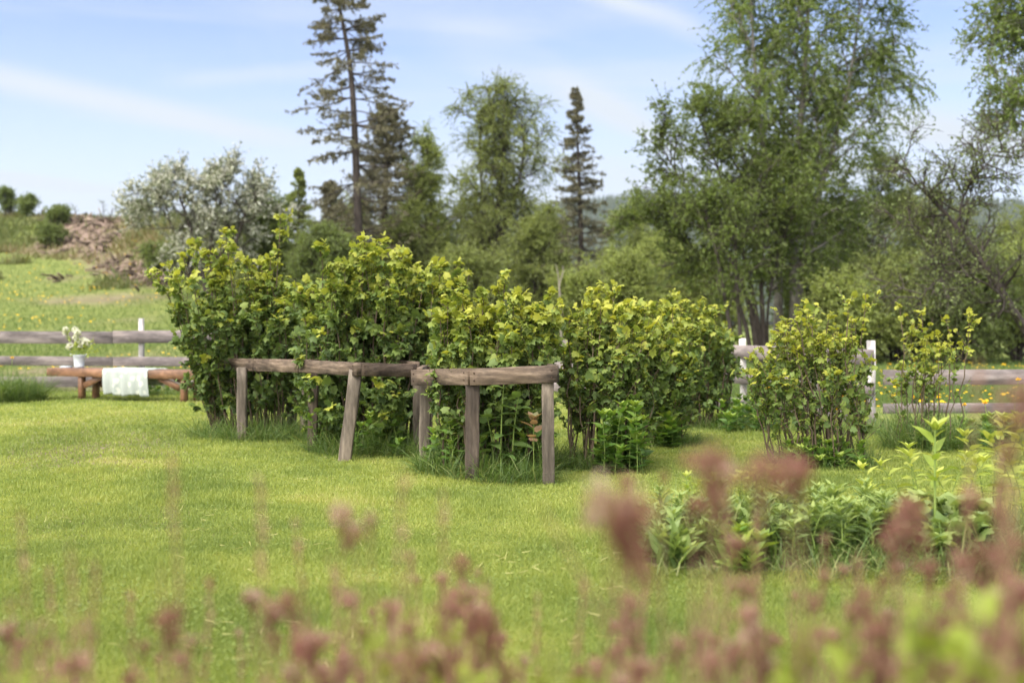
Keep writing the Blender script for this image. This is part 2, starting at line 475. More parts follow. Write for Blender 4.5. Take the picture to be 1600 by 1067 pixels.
def spruce(name, label, trunk, r0, env, dens, mat, nl=7, sparse=0.0, clump_out=0.0, group=None, dropa=100, gup=.35):
    P0 = line(trunk, 14)[None]; b = P0[0, 0]
    root = thing(name, b, label, 'spruce tree', group)
    A = Acc(); A.tubes(P0, np.linspace(1, .08, 14)[None] * r0, 8)
    z0, zt = b[2], P0[0, -1, 2]
    P1, t1, L1 = spawn(P0, dens, .10, .995, wh=dens // 6, lenf= lambda t, pl, p: np.maximum(env((p[..., 2] - z0) / (zt - z0)), .08) * U(.6, 1.12, t.shape), ang=dropa, K=7, grav=gup, wob=.16, even=True, flat=.7)
    if sparse:
        k = U(0, 1, len(P1)) > sparse; P1 = P1[k]; L1 = L1[k]
    A.tubes(P1, taper(P1, .012 + .008 * L1, .004), 4)
    tmin = .15 + clump_out
    P2, t2, L2 = spawn(P1, 16, tmin, 1, lambda t, pl, p: np.minimum(.06 + .28 * pl * (1.1 - t), .5) * U(.5, 1.2, t.shape), 55, 4, -.30, .25, flat=.75)
    A.tubes(P2, taper(P2, .006, .003), 3)
    A.build('trunk', M['bark'], root, True)
    N = Acc()
    for PP, n in ((P2, nl), (P1, nl)):
        t = U(.1 if PP is P2 else tmin + .1, 1, (len(PP), n)); p, tg = along(PP, t)
        fwd = tg * .8 + nz(rnd(t.shape)) * .8 + np.array([0, 0, -.15]); up = rnd(t.shape)
        s = U(.06, .13, t.shape).ravel()
        N.scatter(T_SIMPLE[0] * np.array([.5, 1, 1]), T_SIMPLE[1], p.reshape(-1, 3), fwd.reshape(-1, 3), up.reshape(-1, 3), s, np.clip(.45 + RG.normal(size=t.size) * .25, 0, 1))
    N.build('crown', mat, root)
    return root


# ------------------------------------------------------------------ garden currant bushes
def currant(label, base, rb, n, cx, cy, rx, ry, ztop, leaf=(.05, .095), shoots=13, nl=9, extra=(), low=.16, age=.0, bare=.0, name='currant_bush', mat='currant', dome=.35, stemr=.008):
    root = thing(name, base, label, 'bush')
    a = U(0, 2 * np.pi, n); r = np.sqrt(U(0, 1, n))
    tip = np.stack([cx + rx * r * np.cos(a), cy + ry * r * np.sin(a), ztop * (1 - dome * r ** 2) * (.64 + .42 * U(0, 1, n) ** .75)], 1)
    p0 = np.stack([base[0] + rb[0] * r * np.cos(a) + U(-.05, .05, n), base[1] + rb[1] * r * np.sin(a) + U(-.05, .05, n), np.full(n, 0.0)], 1)
    if len(extra):
        ex = np.array([e for e in extra], float); tip = np.concatenate([tip, ex])
        q = ex.copy(); q[:, 0] = base[0] + np.clip(ex[:, 0] - base[0], -rb[0], rb[0]); q[:, 1] = base[1]; q[:, 2] = 0; p0 = np.concatenate([p0, q])
    p0[:, 2] = gz(p0[:, 0], p0[:, 1]) - .02
    h = (tip[:, 2] - p0[:, 2])
    mid = p0 + (tip - p0) * np.array([.28, .28, .55]); mid += rnd((len(p0),)) * .05
    s = np.linspace(0, 1, 9)[None, :, None]
    P = (1 - s) ** 2 * p0[:, None] + 2 * s * (1 - s) * mid[:, None] + s * s * tip[:, None]
    P[:, 1:-1] += rnd((len(p0), 7)) * .012
    A = Acc(); A.tubes(P, taper(P, U(.7, 1.5, len(P)) * stemr, .003), 5)
    S, ts, Ls = spawn(P, shoots, low + bare, 1.0, lambda t, pl, p: U(.12, .32, t.shape) * (1.15 - .5 * t), 46, 5, .6, .28)
    A.tubes(S, taper(S, .0035, .0018), 3)
    A.build('stems', M['stem'], root, True)
    Lf = Acc(); zt = ztop

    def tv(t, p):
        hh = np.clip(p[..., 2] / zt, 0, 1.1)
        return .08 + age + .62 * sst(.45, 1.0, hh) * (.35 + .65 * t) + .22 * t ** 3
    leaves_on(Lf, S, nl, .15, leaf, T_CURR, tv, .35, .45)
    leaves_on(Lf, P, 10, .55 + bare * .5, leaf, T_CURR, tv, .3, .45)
    # strings of small pale buds
    q, _ = along(S, U(.2, .9, (len(S), 3))); q = np.repeat(q, 5, 1); nb = q.shape[0] * q.shape[1]
    Lf.scatter(*T_SIMPLE, q.reshape(-1, 3) + U(-.012, .012, (nb, 3)) - np.array([0, 0, 1.]) * U(0, .05, nb)[:, None], rnd((nb,)), rnd((nb,)), U(.008, .016, nb), U(.6, .95, nb))
    # young whorl at every stem tip
    N = len(P); m = 6
    pos = np.repeat(P[:, -1][:, None], m, 1) + rnd((N, m)) * .018
    f = nz(rnd((N, m))); f[..., 2] = np.abs(f[..., 2]) * .5 + .12
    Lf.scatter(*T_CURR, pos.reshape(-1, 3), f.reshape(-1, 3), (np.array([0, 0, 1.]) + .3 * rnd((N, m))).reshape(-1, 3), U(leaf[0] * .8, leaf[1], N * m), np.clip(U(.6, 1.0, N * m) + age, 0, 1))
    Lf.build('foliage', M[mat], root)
    return root


currant('tall vase-shaped currant bush nearest the bench, arching branches reaching left', G(400, 11.45), (.42, .3), 54, X(392, 11.4), 11.45, .56, .6, 1.84, leaf=(.042, .082), shoots=14, nl=9, low=.14, age=.05,
        extra=[W(240, 424, 10.9), W(262, 416, 11.2), W(285, 400, 11), W(352, 362, 11), W(346, 380, 11.3), W(300, 440, 10.6), W(438, 340, 11.4), W(262, 455, 11), W(272, 475, 11), W(300, 520, 11), W(318, 560, 11), W(300, 380, 11.4), W(275, 430, 10.8), W(325, 395, 11.2)])
currant('biggest and densest currant bush, rising behind the leaning grey post', G(575, 10.5), (.52, .35), 96, X(580, 10.4), 10.5, .68, .58, 1.80, dome=.25, leaf=(.042, .084), age=.04, shoots=14,
        extra=[W(498, 384, 10.1), W(570, 372, 10.2), W(628, 395, 10.2), W(690, 415, 10.4), W(735, 425, 10.6), W(720, 440, 10.5), W(690, 470, 10.3), W(715, 410, 10.6), W(500, 520, 9.7), W(500, 600, 9.75), W(480, 590, 9.6), W(515, 640, 9.5), W(590, 600, 9.45), W(620, 620, 9.6), W(600, 650, 9.5), W(470, 560, 9.9)])
currant('shorter currant bush held inside the nearest wooden support with the split front rail', G(762, 8.75), (.38, .28), 54, X(765, 8.75), 8.75, .48, .34, 1.36, leaf=(.042, .08), age=.08, dome=.22, low=.2,
        extra=[W(788, 442, 8.7), W(700, 470, 8.6), W(850, 478, 8.8), W(845, 500, 8.6), W(866, 510, 8.8)])
currant('loose light green currant bush just right of the nearest wooden support', G(945, 9.0), (.30, .28), 46, X(955, 9.2), 9.2, .48, .42, 1.36, leaf=(.038, .074), age=.12, shoots=11, nl=8, bare=.12,
        extra=[W(935, 452, 9.3), W(960, 460, 9.2), W(890, 500, 9.0), W(1040, 520, 9.2)])
currant('low spreading currant bush filling the gap between two taller light green bushes', G(1020, 10.6), (.3, .3), 44, X(1030, 10.6), 10.6, .42, .45, 1.25, leaf=(.038, .074), age=.10, shoots=11)
currant('dark based currant bush standing before the left white post of the angled fence', G(1085, 12.6), (.35, .3), 54, X(1075, 12.6), 12.6, .50, .5, 1.36, leaf=(.036, .07), age=.06, dome=.2)
currant('open currant bush with bare brown stems between the two white fence posts', G(1285, 9.1), (.40, .22), 44, X(1262, 9.1), 9.1, .50, .35, 1.22, leaf=(.034, .062), age=.16, shoots=8, nl=5, bare=.1, stemr=.007,
        extra=[W(1325, 468, 9.1), W(1260, 482, 9.2), W(1296, 492, 9.1), W(1352, 480, 9.1), W(1335, 500, 9.0), W(1175, 560, 9.2), W(1180, 590, 9.0)])
currant('thin straggly currant bush with few leaves, right of the right white fence post', G(1448, 10.2), (.26, .2), 14, X(1452, 10.2), 10.2, .34, .25, 1.10, leaf=(.035, .06), age=.2, shoots=5, nl=4, bare=.3, stemr=.006,
        extra=[W(1406, 480, 10.2), W(1440, 488, 10.2), W(1478, 500, 10.1), W(1515, 492, 10.2)])


# ------------------------------------------------------------------ wooden supports round the bushes
def support(label, posts, rails, back=()):
    b = posts[0]
    root = thing('bush_support', G(b[0], b[1]), label, 'plant support')
    for px, d, pyt, lean, w, mt in posts:
        g = G(px, d); top = W(px + lean, pyt, d - .02)
        A = Acc(); A.beam(g - np.array([0, 0, .12]), top, w, w * .85, up=(0, 1, 0), jit=.03, seg=6, bev=.005); A.build('post', M[mt], root)
    for (pxa, da, pya), (pxb, db, pyb), h in rails:
        A = Acc(); A.beam(W(pxa, pya, da), W(pxb, pyb, db), .045, h, jit=.012, seg=9, bev=.002); rl = A.build('rail', M['rail'], root)
        pa, pb = W(pxa, pya, da), W(pxb, pyb, db); dn = nz(pb - pa); fr = nz(np.cross(dn, [0, 0, 1.])); fr = fr if fr[1] < 0 else -fr
        for tt in (.05, .94):
            for zz in (-.025, .028):
                c = pa + (pb - pa) * tt + np.array([0, 0, zz]) + fr * .0225
                A = Acc(); A.beam(c, c + fr * .004, .011, .011, bev=.003); A.build('nail', M['nail'], root)
    return root


support('nearest weathered wooden support, front rail of two boards meeting over its dark middle post',
        [(664, 8.95, 590, 0, .085, 'post'), (738, 8.26, 590, 0, .10, 'postdark'), (857, 8.06, 586, -1, .085, 'post'), (668, 10.0, 580, 0, .08, 'postdark'), (845, 9.6, 575, 0, .08, 'postdark')],
        [((646, 8.85, 590), (735, 8.195, 588), .122), ((735.6, 8.19, 589), (872, 7.98, 584), .122),
         ((655, 8.9, 586), (664, 10.0, 580), .11), ((866, 8.02, 583), (850, 9.6, 574), .11), ((662, 10.03, 580), (852, 9.63, 575), .11)])
support('middle grey wooden support whose corner post leans to the right',
        [(536, 9.3, 578, 20, .10, 'post'), (653, 9.95, 578, 0, .085, 'post'), (488, 10.0, 575, 2, .08, 'postdark'), (560, 11.0, 568, 0, .08, 'postdark')],
        [((470, 9.95, 572), (561, 9.2, 577), .11), ((562, 9.23, 577), (648, 9.85, 579), .11), ((476, 9.98, 571), (560, 11.05, 566), .1), ((561, 11.05, 566), (652, 9.97, 574), .1)])
support('farthest grey wooden support, standing beside the end of the bench',
        [(378, 10.85, 574, 0, .085, 'post'), (346, 11.7, 570, 0, .08, 'postdark'), (476, 11.2, 574, 0, .08, 'post'), (455, 12.1, 566, 0, .08, 'postdark')],
        [((334, 11.6, 569), (398, 10.75, 570), .115), ((399, 10.74, 570), (469, 10.0, 572), .115), ((345, 11.75, 568), (455, 12.15, 564), .1), ((456, 12.13, 564), (490, 11.1, 569), .1)])

# ------------------------------------------------------------------ fences
BH = .19


def fence(label, pts, post_ts, zs, heights, board_w, post_h, post_w=.075, jit=0.0):
    """pts: two world xy ends; zs: board centre heights"""
    a, b = np.array(pts[0], float), np.array(pts[1], float); L = np.linalg.norm(b - a); d = (b - a) / L
    nrm = np.array([d[1], -d[0]])
    if nrm[1] > 0: nrm = -nrm                                # towards the camera
    g0 = float(gz(*a))
    root = thing('board_fence', (a[0], a[1], g0), label, 'fence')
    for t in post_ts:
        p = a + d * t; g = float(gz(*p)); A = Acc()
        A.beam((p[0], p[1], g - .1), (p[0] + U(-.02, .02), p[1], g + post_h * U(.98, 1.03)), post_w, post_w, up=(0, 1, 0), jit=.05, seg=4); A.build('post', M['fencepost'], root)
    nb = max(1, round(L / 3.2))
    for z, h in zip(zs, heights):
        for k in range(nb):
            p = a + d * (L * k / nb + .004); q = a + d * (L * (k + 1) / nb - .004); o = nrm * (post_w / 2 + .016)
            A = Acc(); A.beam((p[0] + o[0], p[1] + o[1], float(gz(*p)) + z + U(-.012, .012)), (q[0] + o[0], q[1] + o[1], float(gz(*q)) + z + U(-.012, .012)), .028, h * U(.97, 1.03), jit=.012, seg=8, bev=.003)
            A.build('board', M['fenceboard'], root)
    return root


fence('long grey board fence behind the bench, running along the foot of the meadow', [(-13.0, 18.3), (.2, 18.3)], [1.3, 4.2, 7.05, 9.9, 12.6], [.885, .50, .16], [.20, .155, .17], .03, 1.17)
fence('angled grey board fence half hidden by currant bushes, white painted posts', [(.26, 18.26), (3.92, 12.22)], [.15, 2.4, 5.0, 6.99], [.77, .44, .12], [.17, .13, .14], .03, .93)
fence('low dark grey board fence at the right edge, before the dandelion field', [(3.96, 12.2), (10.5, 12.0)], [2.3, 4.6, 6.4], [.545, .225, -.03], [.165, .105, .12], .03, .70)

# ------------------------------------------------------------------ bench and what lies on it


def bench():
    a = np.array([X(95, 16.9), 16.9]); b = np.array([X(346, 15.7), 15.7]); d = nz(b - a); n = np.array([d[1], -d[0]])   # n towards camera
    L = np.linalg.norm(b - a); g = float(gz(*a)); H = .455; dp = .42
    root = thing('garden_bench', (a[0], a[1], g), 'long reddish brown stained wooden bench standing on the lawn by the fence', 'bench')

    def pt(s, q, z): return np.array([a[0] + d[0] * s + n[0] * q, a[1] + d[1] * s + n[1] * q, g + z])
    for i in range(3):
        A = Acc(); q = -.118 + i * .118; A.beam(pt(-.02, q, H - .018), pt(L, q, H - .018), .112, .036); A.build('seat_plank', M['benchwood'], root)
    for q in (dp / 2 - .0175, -dp / 2 + .0175):
        A = Acc(); A.beam(pt(-.06, q, H - .062), pt(L, q, H - .062), .035, .118); A.build('apron', M['benchwood'], root)
    for s, sg in ((.55, 1), (L - .53, -1)):
        for q in (dp / 2 - .072, -dp / 2 + .072):
            A = Acc(); A.beam(pt(s, q, -.05), pt(s, q, H - .04), .095, .07, up=(d[0], d[1], 0)); A.build('leg', M['benchwood'], root)
        for q in (dp / 2 - .05, -dp / 2 + .05):
            A = Acc(); A.beam(pt(s + sg * .06, q, H - .25), pt(s + sg * .42, q, H - .11), .03, .085); A.build('brace', M['benchwood'], root)
        A = Acc(); A.beam(pt(s, -dp / 2 + .02, H - .06), pt(s, dp / 2 - .02, H - .06), .06, .05); A.build('cross_bar', M['benchwood'], root)
    # cloth draped over the seat: front and back flap
    s0, s1 = 1.02, 1.84; A = Acc(); prof = []
    for z in np.linspace(.12, 0, 6): prof.append((-dp / 2 - .012, H - z * 2.0))
    for q in np.linspace(-dp / 2 + .01, dp / 2 - .01, 9): prof.append((q, H + .008))
    for z in np.linspace(0.02, .365, 14): prof.append((dp / 2 + .014 + .012 * math.sin(z * 9), H - z))
    ns = 34; V = []
    for i in range(ns):
        s = s0 + (s1 - s0) * i / (ns - 1)
        for j, (q, z) in enumerate(prof):
            hang = max(0, (j - 15) / 13)
            V.append(pt(s - .10 * (j < 6) + .02 * hang, q + hang * .030 * math.sin(i * .95) + .003 * math.sin(i * .7), z + .004 * math.sin(i * .9 + j) * (j > 5) + .012 * hang * math.sin(i * .35)))
    m = len(prof); f = [[i * m + j, (i + 1) * m + j, (i + 1) * m + j + 1, i * m + j + 1] for i in range(ns - 1) for j in range(m - 1)]
    A.add(np.array(V), [np.array(f)])
    o = A.build('cloth', M['cloth'], None, True)
    sm = o.modifiers.new('thick', 'SOLIDIFY'); sm.thickness = .006; sm.offset = 1
    tag(o, 'pale green and cream floral cloth draped over the bench seat', 'cloth')
    # bucket
    c = pt(.38, .02, H + .001)
    rt = thing('zinc_bucket', c, 'small grey zinc bucket holding flowers on the left end of the bench', 'bucket')
    A = Acc(); K = 20; SB = 1.05; pr = [(.0, .004), (.062, .0), (.068, .02), (.066, .026), (.080, .165), (.086, .172), (.086, .18), (.078, .18), (.064, .03), (0, .028)]
    V = np.array([[c[0] + SB * r * math.cos(k / K * 6.2832), c[1] + SB * r * math.sin(k / K * 6.2832), c[2] + SB * z] for r, z in pr for k in range(K)])
    f = [[i * K + k, i * K + (k + 1) % K, (i + 1) * K + (k + 1) % K, (i + 1) * K + k] for i in range(len(pr) - 1) for k in range(K)]
    A.add(V, [np.array(f)]); A.build('bucket_body', M['zinc'], rt, True)
    for sg in (-1, 1):
        A = Acc(); A.tubes(line([c + [sg * .101, -.03, .19], c + [sg * .125, -.03, .20], c + [sg * .125, .03, .20], c + [sg * .101, .03, .19]], 8)[None], np.full((1, 8), .005), 5); A.build('handle', M['zinc'], rt, True)
    # bouquet
    bq = thing('flower_bouquet', c + [0, 0, .05], 'loose bouquet of white flowers and green sprigs standing in the zinc bucket', 'flowers')
    tips = np.array([c + p for p in ([-.20, 0, .56], [-.21, .02, .52], [-.07, .02, .56], [-.02, -.02, .52], [-.05, .0, .44], [-.02, 0, .40], [.05, .03, .40], [-.12, -.03, .33], [-.16, .02, .30], [.10, 0, .38], [.03, 0, .33], [.12, .03, .36], [.24, 0, .34], [.30, .02, .28], [.20, 0, .42], [0, 0, .48])])
    n_ = len(tips); p0 = c + np.array([0, 0, .04]) + U(-.03, .03, (n_, 3)); md = p0 * .5 + tips * .5 + np.array([0, 0, .08])
    s = np.linspace(0, 1, 7)[None, :, None]; P = (1 - s) ** 2 * p0[:, None] + 2 * s * (1 - s) * md[:, None] + s * s * tips[:, None]
    A = Acc(); A.tubes(P, np.full((n_, 7), .003), 4); A.build('flower_stems', M['greenstem'], bq, True)
    A = Acc(); leaves_on(A, P, 22, .40, (.04, .08), T_LANCE, .7, .1); A.build('leaves', M['paleleaf'], bq)
    for q in list(tips[:12]):
        A = Acc(); u = nz(rnd((60,))); A.scatter(T_SIMPLE[0] * np.array([1.4, 1, 1]), T_SIMPLE[1], q + u * .016, u, rnd((60,)), U(.026, .045, 60), U(0, 1, 60)); A.build('blossom', M['white'], bq)
    A = Acc(); zz = np.array([0, 0, .9])
    k = c + [-.17, 0, .012]; A.beam(k - np.array([.09, 0, 0]), k + np.array([.05, 0, 0]), .13, .022, bev=.003)
    o = A.build('book', M['zinc']); tag(o, 'small flat grey book lying on the bench left of the zinc bucket', 'book')


bench()


# ------------------------------------------------------------------ trees behind
def E(*kv):
    h = [k[0] for k in kv]; r = [k[1] for k in kv]
    return lambda z: np.interp(z, h, r)


# far left ridge, white blossoming tree
d = 37.0
b = G(325, d)
leafy_tree('bird_cherry_tree', 'bushy tree covered in white blossom at the right end of the grassy hill', 'tree',
           [[b, W(310, 400, d), W(285, 320, d), W(270, 285, d)], [b + [.2, 0, 0], W(330, 380, d), W(345, 310, d), W(352, 262, d)], [b + [.4, .3, 0], W(365, 390, d), W(385, 330, d), W(400, 305, d)], [b + [-.3, 0, 0], W(290, 400, d), W(262, 340, d), W(240, 310, d)]],
           [.11, .12, .10, .09], E((0, 1.0), (.5, 1.3), (.85, .75), (1, .3)), M['blossom'], M['bark'], n1=15, n2=6, n3=5, nl=20, leaf=(.06, .11), t0=.15, droop=.0, tbase=.47, twig=.5)

# tall ragged spruce and its companions
d = 40.0; b = G(563, d)
spruce('spruce_tree', 'tallest ragged brownish spruce, its thin top running out of the picture', [b, W(562, 420, d), W(556, 250, d), W(548, 110, d), W(528, 0, d), W(520, -45, d)], .20,
       E((0, 2.2), (.35, 2.3), (.6, 2.2), (.78, 1.9), (.9, 1.4), (1, .5)), 190, M['spruce'], nl=17, sparse=.12, clump_out=.12, dropa=98, gup=.15)
d = 44.0; b = G(598, d)
spruce('spruce_tree', 'dense brown green spruce half hidden directly right of the tallest ragged spruce', [b, W(600, 350, d), W(604, 240, d), W(606, 170, d)], .2,
       E((0, 2.6), (.5, 2.1), (.75, 1.5), (.92, 1.0), (1, .4)), 170, M['spruce'], nl=15, dropa=85)
d = 47.0; b = G(515, d)
spruce('spruce_tree', 'low brown spruce at the left foot of the tallest ragged spruce', [b, W(516, 400, d), W(517, 330, d), W(517, 285, d)], .14,
       E((0, 2.0), (.5, 1.5), (.8, .8), (1, .2)), 110, M['spruce'], nl=13, dropa=92)
d = 46.0; b = G(468, d)
spruce('spruce_tree', 'small slim grey green spruce top right of the white blossoming tree', [b, W(467, 400, d), W(466, 330, d), W(467, 266, d)], .10,
       E((0, 1.1), (.5, .75), (.8, .4), (1, .1)), 140, M['alder'], nl=9, dropa=80)
d = 50.0; b = G(908, d)
spruce('spruce_tree', 'slender pointed brown spruce between the middle birch and the dark multi-stemmed tree', [b, W(908, 380, d), W(904, 260, d), W(899, 138, d)], .17,
       E((0, 2.5), (.3, 2.3), (.5, 1.65), (.7, 1.1), (.85, .66), (.95, .3), (1, .08)), 200, M['spruce'], nl=12, dropa=98, gup=.2)

# middle birch
d = 42.0; b = G(776, d)
leafy_tree('birch_tree', 'round topped middle birch with forked dark trunk, left of the slender pointed spruce', 'birch tree',
           [[b, W(770, 470, d), W(773, 380, d), W(780, 300, d), W(788, 210, d), W(788, 150, d)], [G(774, d), W(769, 460, d), W(770, 385, d), W(755, 320, d), W(750, 235, d), W(752, 165, d)], [G(778, d), W(773, 460, d), W(776, 390, d), W(803, 320, d), W(818, 240, d), W(815, 180, d)]],
           [.19, .15, .12], E((0, .6), (.3, 1.35), (.6, 1.15), (.85, 1.0), (1, .75)), M['alder'], M['bark'], n1=28, n2=9, n3=6, nl=20, leaf=(.045, .085), t0=.24, droop=-.9, twig=.7, clump=.08)
# green mass left of it
for nm, lb, px, d, top, hw, mt, st in (
        ('alder_tree', 'pale green alder directly left of the middle birch, no trunk in view', 692, 45.0, 214, 2.0, 'willow', 0),
        ('alder_tree', 'grey green alder between the dense brown spruce and the pale green alder', 645, 47.0, 228, 1.6, 'alder', 0),
        ('alder_tree', 'low dull green alder under the right side of the middle birch', 835, 40.0, 330, 1.4, 'alder', 0),
        ('alder_tree', 'low bushy alder in front of the middle birch trunk foot', 725, 37.0, 400, 1.7, 'alder', 0),
        ('hazel_bush', 'bright green bush between the white blossoming tree and the small slim spruce', 432, 40.0, 318, 1.2, 'bushdark', 0),
        ('hazel_bush', 'low mid green bush below the low brown spruce, behind the biggest currant bush', 480, 36.0, 372, 1.4, 'bushdark', 0),
        ('alder_tree', 'olive green thicket low in the gap behind the foot of the tallest ragged spruce', 540, 50.0, 318, 2.2, 'alder', 0),
        ('alder_tree', 'olive thicket tree low between the dense brown spruce and the middle birch', 640, 42.0, 320, 1.8, 'alder', 0),
        ('willow_bush', 'pale thicket bush low between the middle birch and the slender pointed spruce', 862, 52.0, 340, 1.9, 'willow', 0),
        ('willow_bush', 'pale distant willow showing below the left branches of the dark multi-stemmed tree', 1015, 56.0, 372, 2.4, 'willow', 0),
        ('willow_bush', 'feathery pale willow directly right of the slender pointed spruce', 985, 52.0, 328, 2.2, 'willow', 0),
        ('willow_bush', 'round pale willow below the dark multi-stemmed tree, left side', 1040, 44.0, 385, 1.8, 'willow', 0),
        ('willow_bush', 'low pale willow behind the dark based currant bush', 965, 38.0, 405, 1.6, 'willow', 0),
        ('willow_bush', 'pale willow right behind the split trunk of the dark multi-stemmed tree', 1110, 40.0, 400, 1.8, 'willow', 0),
        ('elder_bush', 'rounded green bush at the foot of the slender pointed spruce', 900, 36.0, 432, .75, 'willow', 0),
        ('alder_tree', 'dense mid green tree filling the right side below the tall birch crown', 1335, 37.0, 258, 2.3, 'darktree', 0),
        ('alder_tree', 'shorter yellow green tree behind the leaning apple tree branches', 1425, 38.0, 300, 1.8, 'alder', 0),
        ('willow_bush', 'yellow green bush low behind the straggly currant bush', 1400, 30.0, 430, 1.6, 'alder', 0),
        ('willow_bush', 'dark green thicket bush under the leaning apple trunk', 1500, 29.0, 420, 1.7, 'bushdark', 0),
        ('willow_bush', 'bright green bush at the right edge below the leaning trunk', 1590, 31.0, 400, 1.7, 'willow', 0),
        ('willow_bush', 'green bush closing the right edge behind the apple crown', 1580, 40.0, 345, 2.0, 'alder', 0),
        ('willow_bush', 'low yellow green bush between the tall birch foot and the right white fence post', 1325, 29.0, 455, 1.3, 'willow', 0),
        ('alder_tree', 'shaded green thicket tree at the foot of the tall birch', 1285, 34.0, 420, 1.5, 'darktree', 0)):
    b = G(px, d); tp = W(px + U(-8, 8), top, d); hgt = tp[2] - b[2]
    trs = []
    for k in range(4):
        o = np.array([U(-1, 1) * hw * .55, U(-1, 1) * hw * .55, 0]); e = tp + o * np.array([1, 1, 0]) - np.array([0, 0, U(.0, .25) * hgt * (k > 0)])
        trs.append([b + o * .2, b + o * .5 + [0, 0, hgt * .4], e])
    leafy_tree(nm, lb, 'bush' if 'bush' in nm else 'tree', trs, [.07, .06, .06, .05], E((0, hw * .7), (.35, hw * .72), (.75, hw * .5), (1, hw * .18)), M[mt], M['bark'],
               n1=15, n2=7, n3=6, nl=20, leaf=(.045, .09), t0=.06, droop=-.45, twig=.55, tbase=.5)

# the dark multi-stemmed tree
d = 30.0; b = G(1185, d)
leafy_tree('bird_cherry_tree', 'dark green multi-stemmed tree with bare fanned trunks, left of the tall birch', 'tree',
           [[b, W(1172, 480, d), W(1140, 400, d), W(1075, 300, d), W(1025, 215, d)],
            [b + [.12, .1, 0], W(1178, 470, d), W(1155, 370, d), W(1120, 260, d), W(1085, 165, d)],
            [b + [-.18, -.1, 0], W(1160, 490, d), W(1125, 430, d), W(1060, 370, d), W(1010, 330, d)],
            [b + [.2, 0, 0], W(1190, 470, d), W(1185, 350, d), W(1160, 240, d), W(1140, 190, d)],
            [b + [.3, .2, 0], W(1200, 480, d), W(1215, 400, d), W(1225, 320, d)]],
           [.10, .09, .07, .085, .05], E((0, .3), (.4, 1.0), (.7, 1.05), (.9, .8), (1, .4)), M['darktree'], M['bark'], n1=20, n2=7, n3=5, nl=13, leaf=(.06, .11), t0=.40, droop=-.1, twig=.5, clump=.12)
# tall birch
d = 32.0; b = G(1243, d)
leafy_tree('birch_tree', 'tallest birch with drooping twigs, its crown cut off by the top of the picture', 'birch tree',
           [[b, W(1243, 470, d), W(1240, 330, d), W(1252, 180, d), W(1262, 40, d), W(1265, -80, d)],
            [b + [-.45, .2, 0], W(1216, 470, d), W(1215, 350, d), W(1192, 220, d), W(1178, 90, d), W(1172, -40, d)],
            [b + [.1, .3, 0], W(1250, 440, d), W(1275, 320, d), W(1310, 200, d), W(1335, 80, d), W(1345, -30, d)]],
           [.22, .16, .14], E((0, .7), (.25, 1.6), (.5, 1.6), (.75, 1.35), (.9, 1.05), (1, .5)), M['birch'], M['birchbark'], n1=33, n2=9, n3=6, nl=29, leaf=(.055, .095), t0=.22, droop=-1.0, twig=.85, clump=.10)
d = 28.5; b = G(1120, d)
leafy_tree('willow_bush', 'light grey green willow hanging in front of the dark multi-stemmed tree', 'bush',
           [[G(1150, d), W(1125, 420, d), W(1105, 340, d), W(1100, 296, d)], [G(1160, d), W(1150, 420, d), W(1150, 350, d), W(1140, 310, d)]],
           [.06, .06], E((0, .2), (.35, .9), (.75, .8), (1, .3)), M['birch'], M['bark'], n1=18, n2=6, n3=5, nl=15, leaf=(.04, .075), t0=.18, droop=-.8, twig=.6)

# leaning apple tree and the tree cut by the right edge
d = 21.0
leafy_tree('apple_tree', 'half bare apple tree leaning left from the right edge of the garden', 'apple tree',
           [[G(1650, d), W(1602, 515, d), W(1545, 425, d), W(1505, 370, d), W(1470, 325, d), W(1430, 285, d), W(1405, 240, d)],
            [W(1548, 430, d), W(1520, 412, d), W(1490, 400, d), W(1460, 372, d), W(1400, 350, d)],
            [W(1507, 372, d), W(1500, 330, d), W(1515, 290, d), W(1545, 255, d), W(1570, 230, d)],
            [W(1602, 515, d), W(1570, 470, d - .5), W(1535, 440, d - .8), W(1480, 430, d - 1), W(1430, 470, d - 1)]],
           [.10, .035, .03, .04], E((0, .5), (.5, .75), (1, .6)), M['apple'], M['bark'], n1=18, n2=6, n3=5, nl=4, leaf=(.045, .08), t0=.22, droop=.0, twig=.38, clump=.1, ang=58, l2=.5)
d = 25.0
leafy_tree('birch_tree', 'birch mostly outside the right edge, only its leafy left branches in view', 'birch tree',
           [[G(1700, d), W(1695, 350, d), W(1680, 150, d), W(1660, 20, d), W(1650, -60, d)], [W(1690, 300, d), W(1650, 240, d), W(1610, 190, d - .3), W(1585, 140, d - .5)], [W(1684, 220, d), W(1640, 150, d + .3), W(1612, 90, d + .3), W(1588, 50, d)], [W(1676, 120, d), W(1640, 60, d), W(1610, 20, d), W(1588, -10, d)]],
           [.18, .05, .05, .05], E((0, .6), (.3, 1.5), (.5, .9), (.72, .8), (.9, .8), (1, .6)), M['birch'], M['birchbark'], n1=20, n2=7, n3=5, nl=16, leaf=(.05, .09), t0=.3, droop=-.5, twig=.5, clump=.2)

# dead pale snag
A = Acc(); d = 34.0
rt = thing('dead_sapling', G(876, d), 'pale bare dead sapling left of the rounded bush below the pointed spruce', 'dead tree')
P = np.stack([line([G(878, d), W(875, 470, d), W(872, 430, d), W(868, 412, d)], 8), line([W(875, 462, d), W(874, 445, d), W(880, 425, d), W(879, 415, d)], 8)])
A.tubes(P, taper(P, .035, .01), 6); A.build('trunk', noise_mat('dead_wood', (.16, .14, .12), (.30, .27, .23), 12, .9, (1, 1, .3)), rt, True)

